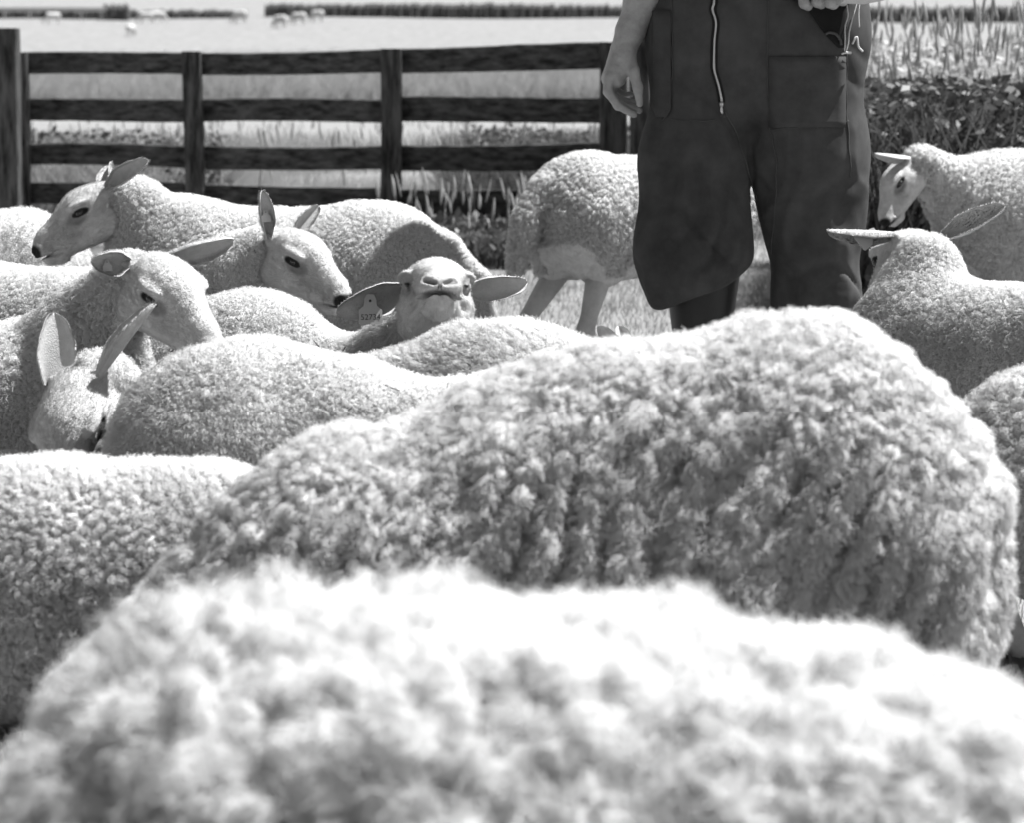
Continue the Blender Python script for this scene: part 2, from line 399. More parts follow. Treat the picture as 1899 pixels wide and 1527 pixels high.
def head_mesh(fat, h, muz=1.0, pale=False, shut=False):
    key = (fat, h, muz, pale, shut)
    if key not in _hc:
        V, Q = polygonize(lambda P: evalp(head_prims(muz), P * np.array([1, 1 / fat, 1], np.float32)), (-.06, -.09, -.13), (.25, .09, .09), h)
        V = smooth(V, Q, 1)
        N = vnormals(V, Q)
        V = V + N * (.0012 * fbm(V * 60, 3, 3) + .0005 * fbm(V * 260, 5, 2))[:, None]
        x, y, z = V[:, 0], np.abs(V[:, 1]) / fat, V[:, 2]
        tone = np.ones(len(V), np.float32)
        def patch(c, r, lvl, edge=.35):
            d = np.sqrt((((np.stack([x, y, z], 1) - c) / r) ** 2).sum(1)) + .22 * fbm(V * 70, 8, 2)
            k = np.clip((1 + edge - d) / edge, 0, 1); k = k * k * (3 - 2 * k)
            return k * (1 - lvl)
        def streak(a_, b_, w_, lvl):
            Pq = np.stack([x, y, z], 1) + .003 * fbm(V * 60, 9, 2)[:, None]
            d = cone(Pq.astype(np.float32), a_, b_, 0, 0); k = np.clip(1.3 - d / w_, 0, 1); return k * k * (1 - lvl)
        def streak3(a_, b_, w_, lvl):
            z3 = np.array([1, 1, 3.4], np.float32); Pq = np.stack([x, y, z], 1).astype(np.float32) * z3
            k = np.clip(1.4 - cone(Pq, np.array(a_) * z3, np.array(b_) * z3, 0, 0) / w_, 0, 1); return k * (1 - lvl)
        L_ = [streak((.102, .046, -.011), (.114, .042, -.026), .009, .35), streak((.066, .050, .002), (.104, .045, -.010), .004, .15),
              streak3((.214, 0, -.0575), (.199, .024 * muz, -.0615), .013, .06), streak3((.199, .024 * muz, -.0615), (.172, .034 * muz, -.071), .013, .06), streak3((.172, .034 * muz, -.071), (.142, .036 * muz, -.083), .009, .2)]
        if shut: L_ += [streak((.062, .053, .006), (.108, .044, -.008), .0055, .03), patch((.088, .052, -.002), (.028, .02, .014), .6, .8)]
        else: L_ += [patch((.084, .052, -.005), (.0185, .015, .0085), .05, .45), streak((.066, .050, .0065), (.098, .047, .0065), .0032, .45), patch((.096, .048, -.012), (.022, .016, .013), .55, .8)]  # open eye: dark rim, upper lid shadow painted into the tone
        if pale: L_ += [streak((.221, .006 * muz, -.045), (.213, .021 * muz, -.037), .0065, .05), streak((.224, 0, -.046), (.210, 0, -.060), .0028, .2)]
        else: L_ += [patch((.218, .010, -.043), (.015, .026, .016), .045, .6)]
        tone -= np.maximum.reduce(L_)
        tone *= .86 + .16 * fbm(V * 22, 21, 3) + .10 * fbm(V * 90, 22, 2)
        tone *= 1 - .42 * np.exp(-(((np.stack([x - .112, y - .040, z + .030], 1)) / (.030, .02, .022)) ** 2).sum(1)) - .34 * np.exp(-(((np.stack([x - .19, y - .02, z + .035], 1)) / (.03, .03, .02)) ** 2).sum(1))
        tone = np.clip(tone, .03, 1.1)
        _hc[key] = (V, Q, tone)
    return _hc[key]
def ear_mesh(base, direc, face, L, wd=.5, cup=.9, flop=0.0):
    """leaf-shaped cupped ear with thickness"""
    d = np.asarray(direc, float); d /= np.linalg.norm(d)
    f = np.asarray(face, float); f = f - d * (f @ d); f /= np.linalg.norm(f); s = np.cross(d, f)
    nu, nv = 26, 13; P = []
    for side in (0, 1):
        for i in range(nu):
            u = i / (nu - 1)
            wdt = L * wd * .5 * (.26 + .74 * math.sin(PI / 2 * min(1, u / .48))) * (1 - .38 * max(0, (u - .45) / .55)) * math.sqrt(max(0, 1 - u ** 6)) * (1 + .03 * math.sin(u * 23)) + .0008
            cu = cup * (1 - .45 * u)
            for j in range(nv):
                v = (j / (nv - 1) * 2 - 1)
                a = v * (1.0 + cu)
                k = 1.0 + cu
                sx = math.sin(a) / k * wdt * 1.25
                fx = (1 - math.cos(a)) / k * wdt * 1.25
                th = .0050 * (1 - .5 * u) * (1 - .45 * abs(v) ** 6) + .0006
                off = fx - (th if side else 0) + L * .08 * math.sin(u * 3) * flop
                ridge = .0008 * math.sin(v * 9) * (1 - u) if not side else 0
                P.append(base + d * L * u + s * sx + f * (off + ridge) - np.array([0, 0, 1]) * flop * L * .35 * u * u)
    F = []; n = nu * nv
    for i in range(nu - 1):
        for j in range(nv - 1):
            a = i * nv + j
            F.append((a, a + nv, a + nv + 1, a + 1)); F.append((n + a, n + a + 1, n + a + nv + 1, n + a + nv))
    for i in range(nu - 1):
        for j in (0, nv - 1):
            a = i * nv + j; q = (a, a + nv, n + a + nv, n + a); F.append(q if j else q[::-1])
    for j in range(nv - 1):
        a = (nu - 1) * nv + j; F.append((a, a + 1, n + a + 1, n + a)[::-1])
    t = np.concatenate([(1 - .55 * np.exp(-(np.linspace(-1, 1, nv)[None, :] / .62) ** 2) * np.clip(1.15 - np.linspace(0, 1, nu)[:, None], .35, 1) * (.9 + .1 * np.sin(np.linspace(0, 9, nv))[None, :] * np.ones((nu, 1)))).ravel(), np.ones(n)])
    return np.array(P, np.float32), np.array(F), t.astype(np.float32)
def sheet(name, outline, th, m, parent, mat4):
    n = len(outline)
    V = [mat4 @ Vector((x, y, th / 2)) for x, y in outline] + [mat4 @ Vector((x, y, -th / 2)) for x, y in outline]
    F = [tuple(range(n)), tuple(range(2 * n - 1, n - 1, -1))] + [(i, i + n, (i + 1) % n + n, (i + 1) % n) for i in range(n)]
    return link_mesh(name, V, F, m, parent, smooth=False)
def frame(o, x, z):
    x = Vector(x).normalized(); z = Vector(z); y = z.cross(x).normalized(); z = x.cross(y)
    m = Matrix((x, y, z)).transposed().to_4x4(); m.translation = Vector(o); return m
def text_mesh(s, size, m, parent, mat4, name='number'):
    c = bpy.data.curves.new(name, 'FONT'); c.body = s; c.size = size; c.align_x = 'CENTER'; c.align_y = 'CENTER'; c.extrude = .00015
    o = bpy.data.objects.new(name, c); COL.objects.link(o)
    dg = bpy.context.evaluated_depsgraph_get(); me = bpy.data.meshes.new_from_object(o.evaluated_get(dg)); bpy.data.objects.remove(o)
    me.materials.clear(); me.materials.append(m); me.transform(mat4)
    o = bpy.data.objects.new(name, me); COL.objects.link(o); o.parent = parent; return o

def sheep(label, base, yaw, S, poll, nose, up, ears, hs=1.0, fat=1.0, style={}, seed=1, h=.006, hh=.003, lying=False, stretch=1.0, tail=True,
          eartag=None, legs=None, group='sheep crowded in the paddock', width=1.0, neck_r=(.135, .056), hump=0.0, back_dip=0.0, tuft=False, extra=None, facehair=0, tag_text=None, neck_mid=None, custom=None, dz=0.0, nmz=0.0, muz=1.0, palenose=False, shut=False):
    root = empty('sheep', (base[0], base[1], 0), label=label, cat='sheep', group=group)
    root.rotation_euler = (0, 0, yaw)
    root.scale = (1, 1, 1)
    Rm = Matrix.Rotation(-yaw, 3, 'Z')
    def loc(p):   # world point to root space
        return np.array(Rm @ (Vector(p) - Vector((base[0], base[1], 0))))
    def rot(v): return np.array(Rm @ Vector(v))
    pl = loc(poll); nx = rot(nose); nx = nx / np.linalg.norm(nx); uz = rot(up); uy = np.cross(uz, nx); uy /= np.linalg.norm(uy); uz = np.cross(nx, uy)
    HM = np.stack([nx * 1.07, uy, uz], 1) * hs      # columns
    hp = lambda q: pl + HM @ np.asarray(q, float)
    X = S * stretch; dz = dz - (.20 * S if lying else 0)
    A = lambda x, y, z: (x * X, y * S * width, z * S + dz)
    nb = hp((-.030, 0, -.040)) ; nj = hp((-.030, 0, -.064))
    k = .10 * S
    nm = A(.27, 0, .50 + hump + nmz)
    mid = neck_mid if neck_mid is not None else None
    lg = legs or {}; h1, h2 = lg.get(('h', 1), 0), lg.get(('h', -1), 0)
    tail_p = [('c+', .03, A(-.46, 0, .55), A(-.545, 0, .45), .045 * S, .042 * S), ('c+', .015, A(-.545, 0, .45), A(-.585, 0, .28), .042 * S, .030 * S)] if tail else []
    fl = [('e+', k, A(-.28, 0, .475), (.215 * S, .185 * S * width, .20 * S)),
          ('e+', k, A(-.02, 0, .455 - back_dip), (.33 * X, .215 * S * width, .205 * S)),
          ('e+', k, A(.25, 0, .465 + hump), (.20 * S, .178 * S * width, .205 * S)),
          ('c+', k, A(-.34, .085, .42), A(-.30 + h1 * .5, .095, .27), .112 * S, (.065 if h1 == 0 else .045) * S), ('c+', k, A(-.34, -.085, .42), A(-.30 + h2 * .5, -.095, .27), .112 * S, (.065 if h2 == 0 else .045) * S),
          ('e+', k, A(-.19, 0, .36), (.17 * S, .125 * S, .11 * S)),
          ('c+', k, A(.27, .08, .42), A(.27, .085, .30), .095 * S, .055 * S), ('c+', k, A(.27, -.08, .42), A(.27, -.085, .30), .095 * S, .055 * S)]
    if custom:
        fl = [(c_[0] + '+', c_[1], loc(c_[2]), c_[3]) if c_[0] == 'e' else (c_[0] + '+', c_[1], loc(c_[2]), loc(c_[3]), c_[4], c_[5]) for c_ in custom]
        tail_p = []
    elif mid is None:
        fl += [('c+', k, nm, nb, neck_r[0] * S, neck_r[1] * hs), ('c+', .06 * S, A(.33, 0, .43), nj, neck_r[0] * .85 * S, .050 * hs)]
    else:
        m_ = loc(mid); fl += [('c+', k, nm, m_, neck_r[0] * S, neck_r[0] * .8 * S), ('c+', k, m_, nb, neck_r[0] * .8 * S, neck_r[1] * hs)]
    if tuft: fl.append(('e+', .02, hp((.0, 0, .03)), (.05 * hs, .05 * hs, .035 * hs)))
    fl += tail_p
    if extra:
        for e in extra: fl.append(('e+', k, loc(e[0]), e[1]))
    cs = np.array([p[2] if p[0][0] == 'e' else p[2] for p in fl] + [p[3] for p in fl if p[0][0] == 'c'])
    mg = max(.27 * max(S, X), max([max(p[3]) for p in fl if p[0][0] == 'e'] or [0]) + .06)
    lo = cs.min(0) - mg; hi = cs.max(0) + mg
    make_fleece(root, fl, lo, hi, style, seed, h)
    # the body under the wool: trunk, neck, legs; then head and ears joined into the same mesh
    sh = .05 * S
    bd = []
    for p in [p_ for p_ in fl if p_[0][0] == 'e'][:3]: bd.append(('e+', k, p[2], tuple(max(.03, r - sh) for r in p[3])))
    if neck_mid is not None: bd += [('c+', k, nm, loc(neck_mid), neck_r[0] * S - sh, .05 * S), ('c+', k, loc(neck_mid), nb, .05 * S, .036 * hs)]
    else: bd += [('c+', k, loc(custom[-1][2]) if custom and custom[-1][0] == 'c' else nm, nb, (neck_r[0]) * S - sh, .040 * hs)]
    bd += [('c+', .05, nb, hp((.045, 0, -.025)), .042 * hs, .040 * hs)]
    lg = legs or {}
    hoofs = []
    for sx in (1, -1):
        y = .085 * sx
        if lying:
            segs = [[(.27, y * 1.3, .34), (.36, y * 1.5, .26), (.24, y * 1.5, .235), (.20, y * 1.4, .235)], [(-.25, y * 1.6, .34), (-.12, y * 2.0, .27), (-.33, y * 2.0, .235), (-.22, y * 2.1, .235)]]
        else:
            fo = lg.get(('f', sx), 0); ho = lg.get(('h', sx), 0)
            segs = [[(.27, y, .34), (.275 + fo * .4, y, .19), (.27 + fo, y, .075), (.285 + fo, y, .045)],
                    [(-.25, y, .36), (-.385 + ho * .75, y * 1.05, .225), (-.345 + ho, y, .075), (-.325 + ho, y, .045)]]
        for qi, sg in enumerate(segs):
            r = [.052, .026, .020, .022] if qi == 0 else [.058, .026, .018, .022]
            pts = [(q[0] * X, q[1] * S * width, q[2] * S + (dz if (lying or qn == 0) else 0)) for qn, q in enumerate(sg)]
            for i in range(3): bd.append(('c+', .03, pts[i], pts[i + 1], r[i] * S, r[i + 1] * S))
            hoofs.append((pts[3], sx))
    cs = np.array([p[2] for p in bd] + [p[3] for p in bd if p[0][0] == 'c'])
    V, Q = polygonize(lambda P: evalp(bd, P), cs.min(0) - .22 * S, cs.max(0) + .22 * S, .010 if S > .6 else .008)
    V = smooth(V, Q, 1)
    tone = .74 + .2 * fbm(V * 20, seed, 3)
    Vh, Qh, th = head_mesh(fat, hh, muz, palenose, shut)
    Vh = (pl + Vh @ HM.T).astype(np.float32)
    VV = [V, Vh]; QQ = [Q, Qh + len(V)]; TT = [tone, th]; n0 = len(V) + len(Vh)
    ebases = []
    for (sy, dr, fc, ln, *o) in ears:
        kw = o[0] if o else {}
        b = hp((-.004, sy * .046 * fat, .022)); d_ = rot(dr); f_ = rot(fc)
        d_ = d_ / np.linalg.norm(d_)
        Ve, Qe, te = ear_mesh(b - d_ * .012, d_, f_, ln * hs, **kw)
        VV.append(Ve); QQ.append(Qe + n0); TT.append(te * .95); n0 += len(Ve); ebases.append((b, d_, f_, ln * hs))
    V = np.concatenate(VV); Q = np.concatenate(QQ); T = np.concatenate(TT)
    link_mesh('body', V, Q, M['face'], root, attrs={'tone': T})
    if facehair:
        # short coat on face, neck front and ears
        Vf = np.concatenate(VV[1:]); Qf = np.concatenate([q - len(VV[0]) for q in QQ[1:]]); Tf = np.concatenate(TT[1:])
        Nf = vnormals(Vf, Qf); n = int(facehair * 2.6)
        pr = np.linalg.norm(np.cross(Vf[Qf[:, 2]] - Vf[Qf[:, 0]], Vf[Qf[:, 3]] - Vf[Qf[:, 1]]), axis=1); pr /= pr.sum()
        fi = rng.choice(len(Qf), n, p=pr); q = Qf[fi]; uu = rng.random((n, 4)).astype(np.float32); uu /= uu.sum(1, keepdims=True)
        R0 = sum(Vf[q[:, i]] * uu[:, i:i + 1] for i in range(4)); NN = Nf[q[:, 0]]
        ok = Tf[q[:, 0]] > .62; R0, NN = R0[ok], NN[ok]; n = len(R0)
        dd = NN * .55 - nx.astype(np.float32) * .8 + .22 * rng.normal(size=(n, 3)); dd /= np.linalg.norm(dd, axis=1, keepdims=True)
        ln = (.004 + .005 * rng.random(n))[:, None]
        P = np.stack([R0, R0 + dd * ln * .5, R0 + dd * ln - NN * ln * .12], 1)
        link_hair('face_hair', P, np.tile(np.array([.00024, .0002, .00006]), (n, 1)), M['face_hair'], root, NN * .8 + dd * .1 + .12 * rng.normal(size=(n, 3)))
    for sy in (1, -1):
        c = hp((.0845, sy * .0440 * fat, -.0035)); n = 14
        ev, ef = [], []
        for i in range(9):
            for j in range(n):
                a = math.pi * (i / 8); b = 2 * math.pi * j / n
                ev.append(c + HM @ (np.array([math.cos(a) * .0118, math.sin(a) * math.cos(b) * .0118, math.sin(a) * math.sin(b) * .0100])))
        for i in range(8):
            for j in range(n): ef.append((i * n + j, (i + 1) * n + j, (i + 1) * n + (j + 1) % n, i * n + (j + 1) % n))
        if shut: continue
        link_mesh('eye', ev, np.array(ef), M['eye'], root)
    for (p, sx) in hoofs:
        hv = []; c = np.array(p)
        for zz, rr, xo in ((.045, .022, 0), (.02, .026, .006), (.001, .03, .012)):
            for j in range(10):
                a = 2 * math.pi * j / 10
                hv.append((c[0] + (xo + math.cos(a) * rr * 1.25) * S, c[1] + math.sin(a) * rr * S, max(.001, (c[2] - .045 * S) + zz * S)))
        hf = [(i * 10 + j, i * 10 + (j + 1) % 10, (i + 1) * 10 + (j + 1) % 10, (i + 1) * 10 + j)[::-1] for i in range(2) for j in range(10)]
        link_mesh('hoof', hv, hf + [tuple(range(10)), tuple(range(29, 19, -1))][:2], M['hoof'], root)
    if eartag is not None:
        for (ei, tdir, tnorm, along, sz) in eartag:
            b, d_, f_, ln = ebases[ei]
            o = b + d_ * ln * along + rot(tnorm) * (.006 if sz < 1.2 else .020)
            m4 = frame(o, rot(tdir), rot(tnorm))
            ol = [(-.010, -.006), (-.003, -.009), (.008, -.010), (.014, -.018), (.034, -.018), (.036, -.015), (.036, .015), (.034, .018), (.014, .018), (.008, .010), (-.003, .009), (-.010, .006)]
            tg = sheet('ear_tag', [(x * sz, y * sz) for x, y in ol], .0014, M['tag'], root, m4)
            bt = sheet('button', [(math.cos(a) * .0055 * sz, math.sin(a) * .0055 * sz) for a in np.linspace(0, 2 * math.pi, 13)[:-1]], .0045, M['tag'], tg, m4)
            sheet('button_hole', [(math.cos(a) * .0022 * sz, math.sin(a) * .0022 * sz) for a in np.linspace(0, 2 * math.pi, 9)[:-1]], .0052, M['tag_print'], tg, m4)
            if tag_text:
                # text runs across the tag: its x axis is the tag's -y
                mt = m4 @ Matrix.Translation((.025 * sz, 0, .0010)) @ Matrix.Rotation(math.radians(90), 4, 'Z')
                text_mesh(tag_text, .0122 * sz, M['tag_print'], tg, mt)
    return root

KNOB = dict(lock=.022, amp=.006, hair=.010, n=110000, curl=.35, rad=.0005, clump=.6, lump=.010, curlsize=.0088, grav=.25, knobn=.6)
SHORT = dict(lock=.022, amp=.005, hair=.012, n=110000, curl=.2, rad=.00045, clump=.55, lump=.010, grav=.35, curlsize=.009, spread=.22)
PI = math.pi
def at(px, d): return ((px - CX) / FPX * d, d)


# ------------------------------------------------------------------ the ground
def terr(x, y):
    s = np.maximum(y - 60, 0)
    z = .047 * s - .047 * 8 * (1 - np.exp(-s / 8))
    far = np.maximum(y - 186, 0); z = z - .01 * far
    und = np.clip((y - 17) / 20, 0, 1) * .05 * (np.sin(x * .31 + y * .11) + np.sin(y * .23 - x * .07))
    return z + und
ys = np.unique(np.concatenate([np.linspace(-6, 20, 53), np.linspace(20, 80, 61), np.linspace(80, 260, 91), np.linspace(260, 900, 33)]))
xs = np.linspace(-1, 1, 61); xs = np.sign(xs) * np.abs(xs) ** 1.8 * 300
XX, YY = np.meshgrid(xs, ys, indexing='ij'); ZZ = terr(XX, YY)
near = np.clip((20 - YY) / 6, 0, 1); 
GV = np.stack([XX, YY, ZZ], -1).reshape(-1, 3); ny_ = len(ys)
GI = np.arange(len(xs) * ny_).reshape(len(xs), ny_)
GF = np.stack([GI[:-1, :-1], GI[1:, :-1], GI[1:, 1:], GI[:-1, 1:]], -1).reshape(-1, 4)
tag(link_mesh('ground', GV, GF, M['soil']), kind='structure')

def blades(name, label, xy, hgt, wid, m, lean=.35, seed=0, parent=None, K=4):
    r = np.random.default_rng(seed); n = len(xy)
    z0 = terr(xy[:, 0], xy[:, 1])
    L = hgt * (.5 + .8 * r.random(n)); a = r.random(n) * 2 * PI; ln = lean * (.3 + r.random(n)) * L
    P = np.zeros((n, K, 3)); R = np.zeros((n, K))
    for i in range(K):
        s = i / (K - 1)
        P[:, i, 0] = xy[:, 0] + np.cos(a) * ln * s ** 2; P[:, i, 1] = xy[:, 1] + np.sin(a) * ln * s ** 2
        P[:, i, 2] = z0 - .005 + L * (s - .15 * s * s)
        R[:, i] = wid * (1 - .85 * s)
    o = link_hair(name, P, R, m, parent)
    return tag(o, label, 'grass', kind='stuff') if label else o
def region(n, y0, y1, px0, px1, seed, clump=0):
    r = np.random.default_rng(seed)
    y = y0 + (y1 - y0) * r.random(n); px = px0 + (px1 - px0) * r.random(n)
    x = (px - CX) / FPX * y
    xy = np.stack([x, y], 1)
    if clump:
        k = fbm(np.stack([x * clump, y * clump, y * 0 + seed], 1).astype(np.float32), seed, 3)
        xy = xy[k + .35 * r.random(n) > .08]
    return xy
def seeds(xy, z, size, r):
    V = []; F = []
    for (x, y), zz in zip(xy, z):
        b = len(V); L = size * (1 + 1.8 * r.random()); w_ = size * .09 * (1 + r.random()); lx = (r.random() - .5) * L * .5
        for k, (t, f) in enumerate(((0, .3), (.35, 1), (.75, .8), (1, .1))):
            for j in range(4):
                a = j * PI / 2 + .4
                V.append((x + lx * t + math.cos(a) * w_ * f, y + math.sin(a) * w_ * f, zz + L * t))
        for k in range(3):
            for j in range(4): F.append((b + k * 4 + j, b + k * 4 + (j + 1) % 4, b + k * 4 + 4 + (j + 1) % 4, b + k * 4 + 4 + j))
    return V, F
blades('paddock_grass', 'short sunlit grass covering the paddock between the sheep', region(90000, 2.5, 17, -250, 2150, 1), .035, .0016, M['blade'], seed=2)
blades('paddock_tufts', 'taller uneven grass tufts scattered over the paddock', region(26000, 7, 15, -100, 2050, 3, 2.2), .075, .002, M['blade'], .5, seed=4)
blades('meadow_grass', 'long pale dry grass standing behind the plank fence', region(110000, 15.6, 34, -150, 2050, 5, .7), .26, .0022, M['blade'], .45, seed=6)
blades('fence_weeds', 'dark green weeds growing along the foot of the plank fence', region(9000, 13.3, 15.3, 640, 1260, 7), .2, .005, M['blade_dark'], .5, seed=8)
blades('meadow_weeds', 'dark rough weeds in patches beyond the fence', region(22000, 16, 22, 840, 1250, 9, 1.6), .52, .005, M['blade_dark'], .5, seed=10)
blades('reed_strip', 'strip of tall reeds along the ditch in the middle of the field', region(30000, 68, 86, -100, 1250, 41, .5), .9, .014, M['blade'], .6, seed=42)
blades('left_weeds', 'rough weeds in patches behind the left bay of the fence', region(26000, 15.8, 21, -80, 420, 19, 1.6), .50, .005, M['blade'], .5, seed=20)
bank = region(26000, 10.6, 14.0, 1560, 2150, 11)
blades('weed_bank', 'dense bank of dark weeds on the right behind the sheep', bank, .80, .006, M['blade_dark'], .45, seed=12)
blades('tall_grass', 'tall pale flowering grass rising behind the weed bank', region(8000, 13.5, 19, 1560, 2150, 13, 1.0), .8, .0025, M['blade'], .8, seed=14)
r = np.random.default_rng(21)
def leafstuff(name, label, xy, z0, z1, size, m, seed):
    r = np.random.default_rng(seed); n = len(xy)
    c = np.stack([xy[:, 0], xy[:, 1], terr(xy[:, 0], xy[:, 1]) + z0 + (z1 - z0) * r.random(n) ** .8], 1)
    d = r.normal(size=(n, 3)); d[:, 2] = d[:, 2] * .5 - .1; d /= np.linalg.norm(d, axis=1, keepdims=True)
    s = np.cross(d, r.normal(size=(n, 3))); s /= np.linalg.norm(s, axis=1, keepdims=True); u = np.cross(d, s)
    L = (size * (.6 + .9 * r.random(n)))[:, None]
    V = np.stack([c, c + d * L * .45 + s * L * .28 + u * L * .06, c + d * L, c + d * L * .45 - s * L * .28 + u * L * .06], 1).reshape(-1, 3)
    tag(link_mesh(name, V, np.arange(4 * n).reshape(n, 4), m, smooth=False), label, 'weeds', kind='stuff')
leafstuff('nettle_leaves', 'nettle leaves filling the dark weed bank on the right', region(30000, 10.5, 13.8, 1560, 2150, 22), .05, .93, .045, M['leaf'], 23)
leafstuff('pale_weed_leaves', 'pale loose leaves among the tall grass behind the weed bank', region(22000, 13.5, 18, 1560, 2150, 33, 1.6), .35, 1.12, .045, M['seed'], 34)
leafstuff('dock_leaves', 'broad weed leaves at the foot of the fence', region(2600, 13.3, 15, 640, 1260, 24), .02, .22, .06, M['leaf'], 25)
leafstuff('thistle_leaves', 'weed leaves beyond the right bays of the fence', region(9000, 16, 22, 860, 1250, 26, 1.6), .05, .55, .05, M['leaf'], 27)
sx = region(800, 11.5, 18, 1580, 2100, 28); V, F = seeds(sx, terr(sx[:, 0], sx[:, 1]) + .72 + .5 * r.random(len(sx)), .055, r)
tag(link_mesh('seed_heads', V, F, M['seed']), 'pale seed heads swaying above the weed bank', 'grass', kind='stuff')
sx = region(130, 13.3, 14.6, 700, 1180, 29); V, F = seeds(sx, .10 + .26 * r.random(len(sx)), .05, r)
tag(link_mesh('weed_flowers', V, F, M['seed']), 'pale grass flowers among the weeds below the fence', 'grass', kind='stuff')
sx = region(500, 16, 30, -50, 1250, 30); V, F = seeds(sx, .25 + .3 * r.random(len(sx)), .06, r)
tag(link_mesh('meadow_seed_heads', V, F, M['seed']), 'pale seed heads in the long grass behind the fence', 'grass', kind='stuff')

leafstuff('meadow_leaves', 'loose weed leaves in the long grass behind the left bay', region(9000, 15.8, 21, -80, 420, 36, 1.6), .05, .55, .05, M['leaf'], 37)
# ------------------------------------------------------------------ plank fence
def box_prism(p0, p1, hgt, thick, seed, n=14, vertical=False):
    """rough sawn board from p0 to p1; hgt = face width, thick = depth; slightly uneven edges"""
    r = np.random.default_rng(seed); p0 = np.array(p0, float); p1 = np.array(p1, float)
    ax = (p1 - p0) / np.linalg.norm(p1 - p0)
    upv = np.array([0, 0, 1.]) if not vertical else np.array([1., 0, 0])
    upv = upv - ax * (upv @ ax); upv /= np.linalg.norm(upv); dp = np.cross(ax, upv)
    V = []; F = []
    ph = r.random(4) * 6; c = .006
    for i in range(n + 1):
        t = i / n; o = p0 + (p1 - p0) * t
        a = hgt / 2 * (1 + .035 * math.sin(ph[0] + t * 5) + .012 * r.normal()); b = hgt / 2 * (1 + .035 * math.sin(ph[1] + t * 4) + .012 * r.normal())
        bow = .006 * math.sin(ph[2] + t * 3)
        q = [(-b + c, -thick / 2), (a - c, -thick / 2), (a, -thick / 2 + c), (a, thick / 2 - c), (a - c, thick / 2), (-b + c, thick / 2), (-b, thick / 2 - c), (-b, -thick / 2 + c)]
        for u, v in q: V.append(o + upv * (u + bow) + dp * v)
    for i in range(n):
        for j in range(8): F.append((i * 8 + j, i * 8 + (j + 1) % 8, (i + 1) * 8 + (j + 1) % 8, (i + 1) * 8 + j))
    F.append(tuple(range(7, -1, -1))); F.append(tuple(range(n * 8, n * 8 + 8)))
    return V, F
def fd(px): return 15.4 - 1.0 * (px / 1160.0)
fence = empty('plank_fence', (W(560, 460, fd(560))[0], fd(560), 0), label='dark tarred plank fence of four rails across the back of the paddock', cat='fence')
fl_ = np.array(fence.location)
posts = [(36, 30, 97), (358, 34, 95), (724, 38, 90), (1136, 50, 78)]
for i, (px, wpx, top) in enumerate(posts):
    d = fd(px); p = W(px, top, d); V, F = box_prism((p[0], d - .03, -.05), (p[0], d - .03, p[2]), wpx / FPX * d, .09, 40 + i, vertical=True)
    link_mesh('post', np.array(V) - fl_, F, M['wood_post'], fence, smooth=False)
rails = [(0, ((52, 117, 40), (345, 117, 40))), (0, ((372, 117, 40), (708, 114, 42))), (0, ((742, 111, 44), (1118, 104, 48))),
         (1, ((52, 204, 42), (345, 204, 42))), (1, ((372, 205, 42), (708, 205, 43))), (1, ((742, 203, 46), (1118, 201, 46))),
         (2, ((52, 286, 40), (345, 289, 42))), (2, ((372, 291, 42), (708, 292, 44))), (2, ((742, 291, 46), (1118, 290, 48))),
         (3, ((52, 356, 40), (345, 361, 42))), (3, ((372, 366, 42), (708, 368, 44))), (3, ((742, 374, 46), (1118, 376, 50)))]
for i, (row, (a, b)) in enumerate(rails):
    pa = W(a[0] - 8, a[1], fd(a[0]) + .035); pb = W(b[0] + 8, b[1], fd(b[0]) + .035)
    V, F = box_prism(pa, pb, (a[2] + b[2]) / 2 / FPX * 15, .032, 60 + i)
    link_mesh('rail', np.array(V) - fl_, F, M['wood'], fence, smooth=False)
def gpost(px, wpx, top, d, label, seed):
    p = W(px, top, d); V, F = box_prism((p[0], d, -.05), (p[0], d, p[2]), wpx / FPX * d, .13, seed, vertical=True)
    o = link_mesh('gate_post', np.array(V) - np.array([p[0], d, 0]), F, M['wood_post'], smooth=False); o.location = (p[0], d, 0)
    tag(o, label, 'post', 'thick posts at the ends of the plank fence')
gpost(12, 38, 52, 14.9, 'thick dark post standing taller than the fence at its left end', 81)
gpost(1188, 36, 40, 14.2, 'thick dark post at the right end of the fence, half behind the man', 82)
# stubs of the next bay on the far left
nb_ = empty('plank_fence', (W(-150, 460, 15.4)[0], 15.4, 0), label='short stretch of plank fence continuing left of the tall left post', cat='fence')
for i, y in enumerate((117, 204, 288, 362)):
    pa = W(-320, y, 15.3); pb = W(6, y, 15.1); V, F = box_prism(pa, pb, .125, .032, 90 + i)
    link_mesh('rail', np.array(V) - np.array(nb_.location), F, M['wood'], nb_, smooth=False)
V, F = box_prism((W(-320, 97, 15.3)[0], 15.27, -.05), (W(-320, 97, 15.3)[0], 15.27, 1.08), .1, .09, 95, vertical=True)
link_mesh('post', np.array(V) - np.array(nb_.location), F, M['wood_post'], nb_, smooth=False)

